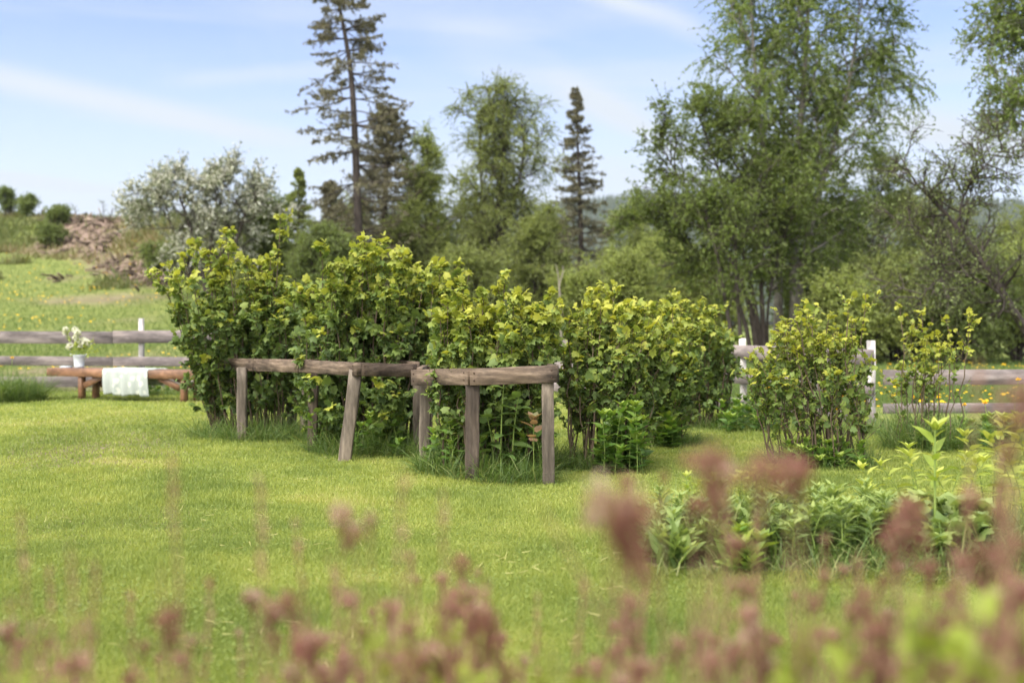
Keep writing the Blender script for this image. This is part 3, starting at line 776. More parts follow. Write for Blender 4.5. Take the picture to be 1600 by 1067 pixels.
# small growth along the hill ridge
for px, d, hh, w, lb in ((12, 63, 1.7, .8, 'dark green bush on the hill ridge at the left edge'), (42, 62, 1.0, .7, 'low dark bush on the ridge just right of the edge bush'),
                         (95, 57, .8, .8, 'small green bush on the hillside above the bare earth, left one'), (215, 53, .7, .9, 'green bush on the ridge right of the bare earth'), (78, 53, .9, .9, 'low shrub on the bank left of the bare earth'),
                         (258, 41, 1.3, 1.2, 'dark bush at the foot of the white blossoming tree')):
    b = G(px, d)
    trs = [[b + [U(-.2, .2), U(-.2, .2), 0], b + [U(-.3, .3), 0, hh * .5], b + [U(-w, w) * .5, U(-.3, .3), hh * U(.75, 1)]] for _ in range(4)]
    leafy_tree('hill_bush', lb, 'bush', trs, [.03] * 4, E((0, w * .6), (.6, w * .5), (1, w * .2)), M['bushdark'], M['bark'], n1=9, n2=5, n3=4, nl=9, leaf=(.06, .11), t0=.05, droop=0, twig=.3)
for px, d, hh in ((160, 60, 1.0), (178, 61, .9), (212, 58, 1.9), (118, 60, .6), (228, 58, 1.1)):
    b = G(px, d); P = line([b, b + [U(-.1, .1), 0, hh * .5], b + [U(-.2, .2), 0, hh]], 6)[None]
    S, _, _ = spawn(P, 9, .35, 1, lambda t, pl, p: U(.12, .35, t.shape), 50, 4, .2, .3)
    rt = thing('bare_sapling', b, 'thin bare sapling standing against the sky on the hill ridge', 'sapling', 'bare saplings on the hill ridge')
    A = Acc(); A.tubes(P, taper(P, .03, .01), 4); A.tubes(S, taper(S, .012, .006), 3); A.build('trunk', M['bark'], rt)
    A = Acc(); leaves_on(A, S, 4, .4, (.05, .09), T_SIMPLE, .4); A.build('crown', M['bushdark'], rt)

# wood waste on the bare earth
n = 1900; yy = U(39, 66, n); xx = (U(60, 250, n) - 800) / F * yy; k = U(0, 1, n) < dirt_mask(xx, yy) ** 1.5; xx, yy = xx[k], yy[k]; n = len(xx)
A = Acc(); tv = np.array([[-.5, 0, -.5], [.5, 0, -.5], [.5, 0, .5], [-.5, 0, .5], [-.4, 1, -.4], [.5, 1, -.5], [.4, 1, .5], [-.5, 1, .35]])
tf = [np.array([[0, 1, 2, 3], [7, 6, 5, 4], [0, 4, 5, 1], [1, 5, 6, 2], [2, 6, 7, 3], [3, 7, 4, 0]])]
u = rnd((n,)); u[:, 2] *= .3; sz = np.stack([U(.03, .10, n), U(.1, .6, n), U(.03, .10, n)], 1)
A.scatter(tv, tf, np.stack([xx, yy, gz(xx, yy) + .03], 1), u, rnd((n,)), sz, U(0, 1, n))
m = leaf_mat('waste_wood', [(0, (.06, .046, .035)), (.6, (.135, .102, .078)), (1, (.30, .235, .18))], 0.0, .9, .2)
tag(A.build('debris', m), 'heap of broken wood and stumps on the bare hillside', 'wood debris', kind='stuff')

# ------------------------------------------------------------------ hills far off and their forest
hx = np.linspace(-2600, 2600, 260); hy = np.linspace(900, 3000, 70); HX, HY = np.meshgrid(hx, hy)


def hz(x, y):
    ppx = 800 + F * x / 1900.0
    top = np.interp(ppx, [-800, 300, 560, 860, 960, 1040, 1250, 1480, 1600, 2300], [40, 70, 120, 186, 200, 206, 190, 188, 182, 200]) * 1900 / F
    top = top + 16 * (fbm(x, y, 420, 3) - .5)
    return -8 + top * np.exp(-((y - 1950) / 620) ** 2)


V = np.stack([HX, HY, hz(HX, HY) - 4], -1).reshape(-1, 3); ny, nx = HX.shape
i = np.arange(ny - 1)[:, None] * nx + np.arange(nx - 1)[None]
f = np.stack([i, i + 1, i + nx + 1, i + nx], -1).reshape(-1, 4)
M['hill'] = noise_mat('forest_floor', (.025, .035, .018), (.05, .065, .03), .02, .95, bump=0)
tag(Acc().add(V, [f]).build('hills', M['hill'], smooth=True), kind='structure')
n = 16000; yy = U(1050, 2060, n); xx = U(-.62, .62, n) * yy; K = 5
a = np.arange(K) / K * 6.2832
tv = np.concatenate([np.stack([np.cos(a), np.sin(a) * 0 + 0, np.sin(a)], 1) * .5, [[0, 1, 0]]]); tf = [np.array([[k, (k + 1) % K, K] for k in range(K)])]
hh = U(9, 19, n)
A = Acc().scatter(tv, tf, np.stack([xx, yy, hz(xx, yy) - 4], 1), np.tile([0, 0, 1.], (n, 1)), np.tile([0, 1., 0], (n, 1)), np.stack([hh * .36, hh, hh * .36], 1), U(0, 1, n))
m = leaf_mat('far_spruce', [(0, (.022, .034, .018)), (1, (.05, .065, .03))], 0, .9, .1)
tag(A.build('forest', m), 'distant spruce forest covering the far hills', 'forest', kind='stuff')

# ------------------------------------------------------------------ grass
FENCE = np.array([[-30, 18.5], [.3, 18.5], [4.0, 12.4], [12, 12.3]])


def inside(x, y):
    return y < np.interp(x, FENCE[:, 0], FENCE[:, 1])


def blades(n, d0, d1, hgt, wid, tfun, cond, tpl=T_BLADE, lean=.5, xm=.52, power=1.0):
    u = U(0, 1, n); y = 1 / (1 / d0 + (1 / d1 - 1 / d0) * u ** power)
    x = U(-xm, xm, n) * y + U(-.6, .6, n)
    k = cond(x, y); x, y = x[k], y[k]; n = len(x)
    p = np.stack([x, y, gz(x, y) - .004], 1)
    f = np.stack([RG.normal(size=n) * lean, RG.normal(size=n) * lean, np.ones(n)], 1)
    up = rnd((n,)); up[:, 2] = 0
    h = hgt(x, y, n); w = wid(x, y, n)
    return p, f, up, np.stack([w, h, h], 1), np.clip(tfun(x, y, n), 0, 1)


def lawn_t(x, y, n):
    patch = fbm(x, y, 1.6, 21); fine = fbm(x, y, .35, 31)
    dry = sst(.60, .78, fbm(x, y, .8, 44))
    stripe = .05 * np.sin((x * .93 + y * .36) * 2 * np.pi / 1.1)
    return .24 + .36 * sst(.25, .75, patch) + .6 * (fine - .45) + stripe + RG.normal(size=n) * .13 + dry * .22


def in_bed(x, y):
    return (((x - 2.1) / 1.5) ** 6 + ((y - 5.45) / .48) ** 6) < 1


A = Acc()
g = blades(1000000, 3.1, 20.0, lambda x, y, n: (.014 + .030 * fbm(x, y, .45, 12) ** 1.3) * U(.6, 1.4, n) * (1 + .02 * y), lambda x, y, n: .0031 * np.maximum(y / 4.0, .8) * U(.7, 1.3, n), lawn_t,
           lambda x, y: inside(x, y) & ~in_bed(x, y))
A.scatter(*T_BLADE, *g)
n = 36000; y = 1 / (1 / 3.1 + (1 / 14 - 1 / 3.1) * U(0, 1, n)); x = U(-.52, .52, n) * y            # clover and plantain leaves in patches
k = inside(x, y) & ~in_bed(x, y) & (vnoise(x, y, .33, 55) * .6 + vnoise(x, y, 1.1, 56) * .4 > .62 + U(-.06, .06, n)); x, y = x[k], y[k]; n = len(x)
A.scatter(*T_OVATE, np.stack([x, y, gz(x, y) + U(.008, .03, n)], 1), rnd((n,)) * np.array([1, 1, .25]), np.tile([0, 0, 1.], (n, 1)) + .3 * rnd((n,)), U(.007, .016, n) * np.maximum(y / 6, 1), np.clip(.2 + RG.normal(size=n) * .12, 0, 1))
n = 2600; y = 1 / (1 / 3.1 + (1 / 10 - 1 / 3.1) * U(0, 1, n)); x = U(-.52, .52, n) * y                # dead clippings lying on top
k = inside(x, y) & ~in_bed(x, y) & (fbm(x, y, .9, 44) > .52 + U(-.1, .1, n)); x, y = x[k], y[k]; n = len(x)
A.scatter(*T_BLADE, np.stack([x, y, gz(x, y) + U(.012, .03, n)], 1), rnd((n,)) * np.array([1, 1, .15]), rnd((n,)), np.stack([np.full(n, .004), U(.03, .08, n), U(.03, .08, n)], 1), U(.9, 1, n))
tag(A.build('lawn_grass', M['grass']), 'mown yellow green lawn grass covering the garden', 'grass', kind='stuff')

A = Acc()
g = blades(330000, 15.0, 62.0, lambda x, y, n: U(.05, .15, n), lambda x, y, n: .0055 * y / 18 * U(.7, 1.4, n), lambda x, y, n: .30 + .35 * fbm(x, y, 5, 61) + RG.normal(size=n) * .15,
           lambda x, y: ~inside(x, y) & (dirt_mask(x, y) < U(0, .6, len(x))) & (bank(x, y)[0] < U(0, .35, len(x))) & ((x < 1) | (y < 34)), lean=.4, xm=.55)
A.scatter(*T_BLADE, *g)
tag(A.build('meadow_grass', M['meadow']), 'uncut meadow grass beyond the fence', 'grass', kind='stuff')

# long grass round posts, bushes and bed
A = Acc()


def tuft(cx, cy, rx, ry, n, h0, h1, w=.0042, tt=.45, lean=.7):
    n = int(n * .85)
    a = U(0, 6.2832, n); r = np.sqrt(U(0, 1, n)); x = cx + rx * r * np.cos(a); y = cy + ry * r * np.sin(a)
    f = np.stack([RG.normal(size=n) * lean, RG.normal(size=n) * lean, np.ones(n)], 1); up = -f * np.array([1, 1, 0]) + .3 * rnd((n,))
    h = U(h0, h1, n)
    A.scatter(*T_LONG, np.stack([x, y, gz(x, y) - .01], 1), f, -up, np.stack([np.full(n, w) * U(.7, 1.4, n), h, h], 1), np.clip(tt + RG.normal(size=n) * .22, 0, 1))


for px, d, rx, ry, n, h0, h1 in ((400, 11.2, .62, .55, 2600, .12, .36), (470, 11.0, .5, .4, 900, .12, .3), (590, 10.0, .62, .5, 3000, .12, .36), (762, 8.75, .55, .55, 3600, .12, .36), (800, 8.2, .3, .2, 900, .1, .3), (690, 8.75, .22, .2, 600, .1, .26),
                                (925, 9.0, .42, .35, 1700, .1, .3), (1025, 10.6, .45, .4, 1100, .1, .26), (1090, 12.6, .6, .5, 1200, .1, .26), (1285, 9.1, .45, .35, 1500, .1, .3),
                                (1440, 10.2, .35, .3, 1400, .25, .60), (1500, 10.6, .6, .3, 900, .12, .32), (1180, 12.3, .6, .6, 900, .1, .25), (1360, 11.6, .6, .4, 900, .15, .35),
                                (1590, 11.7, .9, .3, 700, .12, .35), (22, 16.4, .45, .35, 2400, .25, .62), (10, 16.2, .3, .3, 700, .4, .75), (250, 17.5, .8, .4, 800, .12, .3), (160, 17.9, 2.0, .25, 500, .05, .13)):
    tuft(X(px, d), d, rx, ry, n, h0, h1)
tuft(2.1, 5.4, 1.5, .5, 5000, .08, .26, .005, .5)
tuft(.95, 5.5, .3, .3, 1300, .15, .34, .005, .6)
tuft(2.0, 4.98, 1.4, .12, 2200, .05, .16, .004, .7)
tag(A.build('tall_grass', M['tallgrass']), 'long uncut grass round the bush feet, the bed edge and the fence', 'grass', kind='stuff')

# rough growth on top of the hill
n = 60000; y = U(39, 74, n); x = (U(-160, 470, n) - 800) / F * y; bt = bank(x, y)[0]
k = (dirt_mask(x, y) < U(0, 1.1, n)) & (fbm(x, y, 4, 81) * .5 + bt > .30); x, y = x[k], y[k]; n = len(x)
h = U(.12, .7, n) * (.25 + 1.1 * fbm(x, y, 2.5, 83) ** 1.5); A = Acc()
A.scatter(*T_BLADE, np.stack([x, y, gz(x, y) - .02], 1), np.stack([RG.normal(size=n) * .5, RG.normal(size=n) * .5, np.ones(n)], 1), rnd((n,)) * np.array([1, 1, 0]), np.stack([U(.04, .09, n), h, h], 1), np.clip(.5 * sst(.35, .65, fbm(x, y, 5, 85)) + U(0, .5, n), 0, 1))
m = leaf_mat('rough_growth_leaf', [(0, (.09, .12, .04)), (.5, (.15, .165, .065)), (1, (.24, .18, .115))], .3, .7, .2)
tag(A.build('rough_undergrowth', m), 'rough brownish weeds and brush along the top of the hill', 'undergrowth', kind='stuff')

# dandelions on the meadow (countless) and a few single ones by the fence
A = Acc(); n = 1000; y = 1 / (1 / 21 + (1 / 52 - 1 / 21) * U(0, 1, n)); x = U(-.52, -.26, n) * y
k = fbm(x, y, 4, 71) > .47; x, y = x[k], y[k]; n = len(x)
K = 7; a = np.arange(K) / K * 6.2832; tv = np.concatenate([np.stack([np.cos(a), np.sin(a), np.zeros(K)], 1), [[0, 0, .45]]]); tf = [np.array([[k, (k + 1) % K, K] for k in range(K)])]
A.scatter(tv, tf, np.stack([x, y, gz(x, y) + U(.10, .2, n)], 1), np.tile([0, 1., 0], (n, 1)) + .2 * rnd((n,)), np.tile([0, -.3, 1.], (n, 1)), U(.02, .042, n), U(0, 1, n))
n2 = 500; y = U(12.8, 26, n2); x = U(.31, .56, n2) * y; k = fbm(x, y, 2, 72) > .4; x, y = x[k], y[k]; n2 = len(x)
A.scatter(tv, tf, np.stack([x, y, gz(x, y) + U(.1, .24, n2)], 1), np.tile([0, 1., 0], (n2, 1)) + .2 * rnd((n2,)), np.tile([0, -.3, 1.], (n2, 1)), U(.018, .03, n2), U(0, 1, n2))
tag(A.build('dandelion_field', M['yellow']), 'countless yellow dandelion heads scattered over the meadow', 'flowers', kind='stuff')


def dandelion(px, d, z, label, group):
    g_ = G(px, d); top = g_ + [U(-.03, .03), 0, z]
    rt = thing('dandelion', g_, label, 'flower', group)
    A = Acc(); P = line([g_, g_ + [U(-.02, .02), 0, z * .5], top], 6)[None]; A.tubes(P, np.full((1, 6), .0035), 5); A.build('stalk', M['greenstem'], rt, True)
    A = Acc(); n = 46; u = nz(rnd((n,))); u[:, 2] = np.abs(u[:, 2]) * .6 + .05
    A.scatter(T_SIMPLE[0] * np.array([.7, 1, 1]), T_SIMPLE[1], np.repeat(top[None], n, 0), u, rnd((n,)), U(.022, .034, n), U(0, 1, n)); A.build('flower_head', M['yellow'], rt)


for px, d, z in ((1404, 11.3, .42), (1432, 11.2, .40), (1463, 11.4, .38), (1510, 11.5, .30), (1540, 11.5, .32), (1314, 10.3, .46), (1202, 10.8, .50), (1312, 9.6, .40), (1588, 11.6, .55)):
    dandelion(px, d, z, 'yellow dandelion flowering by the low fence on the right', 'dandelions along the right fence')
dandelion(16, 16.3, .62, 'yellow flower topping the tall grass tuft left of the bench', None)


# ------------------------------------------------------------------ leafy perennials
def plant(name, label, cat, spots, tpl, mat, leafn, lsize, ang_up=.5, stemmat='greenstem', droop=.3, r=.004, tb=.45, tip=1, arch=.0, t0=.15, group=None, wid=1.0):
    """spots: (x, y, height, leanx, leany)"""
    b = spots[0]; root = thing(name, (b[0], b[1], float(gz(b[0], b[1]))), label, cat, group)
    P = []
    for x, y, h, lx, ly in spots:
        g_ = np.array([x, y, float(gz(x, y)) - .01]); P.append(line([g_, g_ + [lx * .25, ly * .25, h * .55], g_ + [lx, ly, h * (1 - arch)]], 7))
    P = np.array(P)
    for q in ([P] if len(P) > 11 else [P[i:i + 1] for i in range(len(P))]):
        A = Acc(); A.tubes(q, taper(q, r, r * .5), 5); A.build('stems' if len(q) > 1 else 'stem', M[stemmat], root, True)
    A = Acc(); N = len(P); t = (np.arange(leafn)[None] + U(0, .6, (N, leafn))) / leafn * (1 - t0) + t0; p, tg = along(P, t)
    az = np.arange(leafn)[None] * 2.4 + U(0, 6.28, (N, 1)) + U(-.4, .4, (N, leafn))
    ho = np.stack([np.cos(az), np.sin(az), np.zeros_like(az)], -1); fwd = ho + tg * (ang_up + .9 * t[..., None] ** 4)
    s = U(lsize[0], lsize[1], (N, leafn)) * np.where(t > .9, .75, 1.0)
    s3 = np.stack([s * wid, s, s], -1)
    A.scatter(tpl[0], tpl[1], p.reshape(-1, 3), fwd.reshape(-1, 3), (np.array([0, 0, 1.]) + .25 * rnd((N, leafn))).reshape(-1, 3), s3.reshape(-1, 3), np.clip(tb - .25 + .55 * t + RG.normal(size=t.shape) * .12, 0, 1).ravel())
    if tip:
        m = 6; q = np.repeat(P[:, -1][:, None], m, 1); az = np.arange(m)[None] * 1.05 + U(0, 6, (N, 1)); ho = np.stack([np.cos(az), np.sin(az), np.full((N, m), 1.1)], -1); s = U(lsize[0], lsize[1], (N, m)) * .75
        A.scatter(tpl[0], tpl[1], q.reshape(-1, 3), ho.reshape(-1, 3), np.tile([0, 0, 1.], (N * m, 1)) + .2 * rnd((N * m,)), np.stack([s * wid, s, s], -1).reshape(-1, 3), U(.55, 1.0, N * m))
    A.build('foliage', M[mat], root)
    return root


def spots(n, pxa, pxb, da, db, h0, h1, lean=.06):
    out = []
    for _ in range(n):
        dd = U(da, db); out.append((X(U(pxa, pxb), dd), dd, U(h0, h1), U(-lean, lean), U(-lean, lean)))
    return out


plant('perennial_clump', 'dense clump of upright leafy perennial shoots in the middle of the bed', 'plant', spots(95, 1195, 1400, 5.1, 5.9, .10, .25), T_LANCE, 'bedleaf', 18, (.055, .10), wid=1.0)
plant('perennial_clump', 'lighter clump of narrow leafed shoots at the left end of the bed', 'plant', spots(75, 1005, 1195, 5.1, 5.85, .10, .26), T_LANCE, 'bedleaf', 16, (.05, .10), tb=.45)
plant('perennial_clump', 'thin feathery shoots rising at the back of the bed', 'plant', spots(24, 1080, 1230, 5.7, 6.0, .18, .33), T_LANCE, 'paleleaf', 16, (.04, .07), tb=.3)
plant('broad_leaf_plant', 'broad light green leaves at the left front corner of the bed', 'plant', spots(9, 1030, 1060, 5.0, 5.2, .06, .15), T_OVATE, 'bedleaf', 4, (.10, .16), ang_up=1.5, tb=.4, wid=.7)
plant('broad_leaf_plant', 'low broad leaves on the front edge of the bed below the middle clump', 'plant', spots(14, 1110, 1180, 4.95, 5.15, .04, .14), T_OVATE, 'weed', 4, (.08, .12), ang_up=1.0, tb=.6, wid=.8)
gx = X(1461, 5.3)
plant('tall_perennial', 'single tall bright green plant with a tuft of pointed leaves at its top', 'plant', [(gx, 5.3, .56, .0, 0)], T_OVATE, 'paleleaf', 9, (.08, .13), ang_up=.5, r=.008, tb=.35, t0=.45, wid=.62)
plant('broad_leaf_plant', 'dark lobed ground leaves round the foot of the single tall plant', 'plant', spots(22, 1400, 1540, 5.15, 5.6, .06, .20, .12), T_CURR, 'bedleaf', 5, (.08, .13), tb=.4)
plant('arching_perennial', 'pale arching stems of solomon seal leaves in the bed at the right edge', 'plant', [(X(p, dd), dd, h, l, -.05) for p, dd, h, l in ((1560, 6.2, .62, .12), (1580, 6.3, .66, .14), (1600, 6.1, .58, .10), (1540, 6.4, .52, -.14), (1590, 5.8, .48, -.16), (1570, 6.0, .5, .2), (1610, 6.2, .62, -.1), (1550, 6.5, .6, .05), (1600, 5.6, .4, -.1), (1625, 6.0, .6, .0))], T_OVATE, 'paleleaf', 13, (.07, .11), ang_up=.2, tb=.6, wid=.65, t0=.3)
plant('arching_perennial', 'pale thin leaved stems fanning over the back of the bed beside the tall plant', 'plant', [(X(p, dd), dd, h, l, -.03) for p, dd, h, l in ((1420, 6.1, .38, -.16), (1400, 6.2, .36, -.2), (1440, 6.0, .42, -.08), (1480, 6.2, .42, .1), (1390, 6.0, .26, -.14), (1500, 6.1, .40, .12), (1460, 6.4, .46, .0), (1430, 6.4, .45, -.05), (1510, 6.3, .38, .05), (1370, 6.1, .25, -.05), (1490, 5.9, .3, -.1))], T_LANCE, 'paleleaf', 13, (.07, .11), ang_up=.2, tb=.6, wid=1.2, t0=.3)
# weeds at bush feet
plant('weed_clump', 'leafy nettle like weeds at the foot of the loose light green bush', 'plant', spots(34, 935, 1005, 8.5, 8.95, .15, .55), T_OVATE, 'weed', 12, (.07, .12), ang_up=.3, tb=.3, wid=.8)
plant('weed_clump', 'leafy weeds at the foot of the low spreading bush in the gap', 'plant', spots(26, 1020, 1070, 10.2, 10.6, .12, .45), T_OVATE, 'weed', 11, (.07, .12), ang_up=.3, tb=.35, wid=.8)
plant('weed_clump', 'low weeds with mixed leaves under the open bare stemmed bush', 'plant', spots(32, 1225, 1340, 8.75, 9.0, .06, .22), T_OVATE, 'weed', 7, (.06, .10), ang_up=.4, tb=.3, wid=.8)
plant('weed_clump', 'dark weeds along the angled fence left of the open bush', 'plant', spots(46, 1120, 1215, 11.6, 13.0, .12, .34), T_OVATE, 'weed', 9, (.07, .12), ang_up=.3, tb=.2, wid=.8)
plant('weed_clump', 'dark low weeds under the straggly bush by the low fence', 'plant', spots(34, 1400, 1580, 10.0, 11.2, .08, .26), T_OVATE, 'weed', 8, (.07, .11), ang_up=.3, tb=.2, wid=.8)
plant('weed_clump', 'leafy weeds between the bench end and the farthest wooden support', 'plant', spots(30, 305, 350, 15.9, 17.0, .1, .42), T_OVATE, 'weed', 9, (.07, .12), ang_up=.3, tb=.3, wid=.8)
plant('weed_clump', 'green weeds growing under the bench below the cloth', 'plant', spots(22, 200, 262, 17.0, 17.6, .1, .34), T_OVATE, 'weed', 9, (.06, .10), ang_up=.3, tb=.2, wid=.7)
plant('weed_clump', 'leafy green weeds growing inside the nearest wooden support', 'plant', spots(40, 672, 850, 8.45, 8.95, .12, .46), T_OVATE, 'weed', 10, (.06, .11), ang_up=.2, tb=.3, wid=.75)
plant('weed_clump', 'leafy weeds low among the posts of the middle wooden support', 'plant', spots(30, 490, 650, 9.5, 10.2, .1, .38), T_OVATE, 'weed', 9, (.06, .10), ang_up=.2, tb=.25, wid=.75)
plant('sapling', 'young sapling with big pointed leaves and a reddish shoot behind the nearest support', 'plant', [(X(782, 8.35), 8.35, .78, .03, -.05), (X(800, 8.4), 8.4, .62, .05, -.06), (X(772, 8.4), 8.4, .5, -.06, -.05)], T_OVATE, 'sapling', 11, (.10, .17), ang_up=-.1, tb=.35, tip=0, r=.007, wid=.85)
plant('sapling', 'small shoot with coppery young leaves beside the right post of the nearest support', 'plant', [(X(834, 8.15), 8.15, .46, .0, -.03)], T_OVATE, 'sapling', 6, (.08, .12), ang_up=.2, tb=1.1, tip=1, r=.004, t0=.6)

# ------------------------------------------------------------------ brown seed-headed shrubs close to the camera
HEADS = []
for k in range(5):
    A = Acc(); n = 66; u = nz(rnd((n,))); u[:, 2] = np.abs(u[:, 2]) * .55; r_ = np.cbrt(U(.15, 1, n))[:, None]
    q = u * r_ * .030; v = U(-.008, .008, (n, 3))
    A.scatter(T_SIMPLE[0] * np.array([1.6, 1, 1]), T_SIMPLE[1], q + v, rnd((n,)), rnd((n,)), U(.006, .012, n), np.clip(.15 + .6 * (u[:, 2:3] * r_)[:, 0] / .55 + RG.normal(size=n) * .2 + (-.22, .12, -.12, .30, .0)[k], 0, 1))
    S = np.stack([line([[0, 0, -.05], p * .5 - [0, 0, .02], p], 4) for p in q[:22]]); A.tubes(S, taper(S, .0012, .0008), 3, .1)
    o = A.build('flower_head', M['dryflower']); HEADS.append(o.data); bpy.data.objects.remove(o)

FG = {
    'far left shrub with sparse brown seed heads at the bottom of the view': [(8, 985, 1.5, .9), (115, 1046, 1.5, .8), (265, 968, 1.35, .9), (300, 1000, 1.5, .8), (30, 1010, 1.7, .7), (205, 1060, 1.6, .7), (285, 1030, 1.6, .7)],
    'brown seed headed shrub left of centre below the middle of the lawn': [(394, 932, 1.7, .8), (430, 955, 1.5, .8), (478, 1015, 1.35, 1.2), (455, 945, 1.5, .9), (490, 1000, 1.5, 1), (540, 1040, 1.5, .9), (455, 1050, 1.5, .9), (548, 935, 1.7, .7), (430, 1000, 1.8, .7), (520, 1055, 1.4, 1)],
    'tall pale seed heads rising over the lawn left of the shrub with clustered heads': [(535, 808, 1.45, .9), (578, 815, 1.45, .8), (556, 830, 1.5, .8), (545, 940, 1.9, .6), (565, 985, 1.6, .7)],
    'shrub with clustered brown heads just left of the picture middle': [(612, 950, 1.6, .9), (638, 985, 1.5, .8), (720, 882, 1.7, .9), (735, 925, 1.5, 1.1), (755, 985, 1.45, 1.2), (700, 955, 1.6, .8), (740, 960, 1.7, .9), (770, 1010, 1.5, 1), (680, 1020, 1.5, 1), (640, 1040, 1.4, 1), (720, 1045, 1.4, 1.1), (600, 1030, 1.7, .8), (800, 1050, 1.6, .8), (820, 1030, 1.8, .6), (690, 905, 1.9, .6)],
    'shrub carrying the largest blurred pink brown head in the middle of the view': [(952, 800, 1.05, 1.35), (992, 815, 1.05, 1.2), (980, 750, 1.5, .8), (970, 830, 1.1, 1.0), (985, 945, 1.6, .9), (982, 985, 1.6, .9), (930, 1040, 1.6, 1), (1000, 1045, 1.4, 1.2), (960, 1020, 1.8, .8), (1060, 1010, 1.5, .8), (1038, 745, 1.6, .6)],
    'shrub with a row of dark red brown heads over the planted bed': [(1105, 728, 1.15, 1.0), (1135, 735, 1.2, .9), (1190, 745, 1.05, 1.1), (1230, 742, 1.1, 1.0), (1250, 735, 1.2, .8), (1120, 780, 1.3, .8), (1150, 850, 1.6, .8), (1160, 915, 1.5, .9), (1170, 960, 1.4, .9), (1182, 1000, 1.4, 1.1), (1155, 1020, 1.5, 1), (1092, 995, 1.5, .7), (1110, 1040, 1.4, 1), (1085, 790, 1.7, .7), (1205, 1040, 1.4, 1)],
    'shrub with dark upright heads and yellow leaves right of the planted bed': [(1425, 800, 1.3, .9), (1410, 825, 1.3, 1), (1395, 845, 1.4, .8), (1352, 935, 1.5, .9), (1335, 955, 1.5, .8), (1400, 885, 1.6, .8), (1372, 990, 1.4, 1), (1360, 1035, 1.35, 1.3), (1390, 1050, 1.4, 1.2), (1330, 1050, 1.4, 1.1), (1290, 900, 1.7, .7), (1430, 940, 1.6, .8), (1300, 1000, 1.6, .8), (1270, 940, 1.7, .8), (1450, 890, 1.6, .8)],
    'thick brown headed shrub crowding the bottom right corner': [(1480, 930, 1.5, 1), (1540, 870, 1.4, .9), (1556, 800, 1.3, .8), (1565, 760, 1.4, .7), (1590, 660, 1.0, 1.1), (1597, 620, 1.0, .9), (1520, 780, 1.5, .7), (1588, 850, 1.2, 1), (1530, 1000, 1.4, 1.2), (1592, 920, 1.2, 1.2), (1500, 1050, 1.3, 1.2), (1580, 1000, 1.2, 1.3), (1560, 940, 1.4, 1.1), (1590, 1050, 1.2, 1.3), (1470, 980, 1.5, 1), (1545, 1050, 1.3, 1.2), (1510, 880, 1.6, .9), (1570, 705, 1.2, .7), (1450, 1045, 1.5, 1), (1500, 970, 1.6, 1)],
}
FGLEAF = {0: [(55, 1058, 1.3), (20, 1062, 1.5)], 3: [(685, 960, 1.5), (600, 1000, 1.6), (735, 1030, 1.3), (850, 1045, 1.3), (660, 1000, 1.6)], 4: [(925, 1045, 1.4), (1015, 1060, 1.5)], 6: [(1250, 975, 1.2), (1270, 1010, 1.2), (1330, 1000, 1.3), (1440, 920, 1.2), (1430, 960, 1.25), (1255, 1040, 1.2), (1400, 1040, 1.3)], 7: [(1500, 1000, 1.1), (1530, 945, 1.15), (1480, 1040, 1.1), (1550, 1030, 1.1), (1460, 990, 1.2), (1585, 1010, 1.1), (1500, 960, 1.2)]}
for gi, (lb, hs) in enumerate(FG.items()):
    cx = np.mean([X(h[0], h[2]) for h in hs]); cy = np.mean([h[2] for h in hs])
    rt = thing('seed_head_shrub', (cx, cy, float(gz(cx, cy))), lb, 'shrub')
    hs = hs + [(h[0] + U(-45, 45), h[1] + U(-10, 60), h[2] + U(.1, .6), h[3] * U(.45, .75)) for h in hs if h[1] > 880]
    P = []
    for px, py, dd, s in hs:
        p = W(px, py, dd); b0 = np.array([cx + (p[0] - cx) * .75 + U(-.02, .02), cy + (p[1] - cy) * .8 + U(-.04, .04), 0.0]); b0[2] = float(gz(b0[0], b0[1])) - .01
        P.append(line([b0, (b0 + p) / 2 + [U(-.03, .03), U(-.03, .03), 0], p - [0, 0, .012]], 9))
        o = bpy.data.objects.new('flower_head', HEADS[int(U(0, 5))]); COL.objects.link(o); o.parent = rt
        o.location = p - np.array(rt.location); s *= U(.45, .78); o.scale = (s * U(.7, 1.3), s * U(.8, 1.1), s * U(.7, 1.9)); o.rotation_euler = (U(-.5, .5), U(-.5, .5), U(0, 6))
    for px, py, dd in FGLEAF.get(gi, []):
        p = W(px, py, dd); b0 = np.array([cx + (p[0] - cx) * .75, cy + (p[1] - cy) * .8, 0.0]); b0[2] = float(gz(b0[0], b0[1]))
        P.append(line([b0, (b0 + p) / 2 + [U(-.03, .03), 0, 0], p], 9))
    P = np.array(P); A = Acc(); A.tubes(P, taper(P, .0022, .0011), 5)
    tw, _, _ = spawn(P, 3, .35, .9, lambda t, pl, p: U(.05, .16, t.shape), 28, 4, .3, .2); A.tubes(tw, taper(tw, .0016, .001), 4)
    A.build('stems', M['drystem'], rt, True)
    A = Acc(); leaves_on(A, P[:len(hs)], 5, .2, (.025, .045), T_LANCE, .3, 0, .8, .75); 
    if gi in FGLEAF: leaves_on(A, P[len(hs):], 7, .80, (.025, .045), T_OVATE, .7, -.5, .8)
    A.build('foliage', M['fgleaf'], rt)
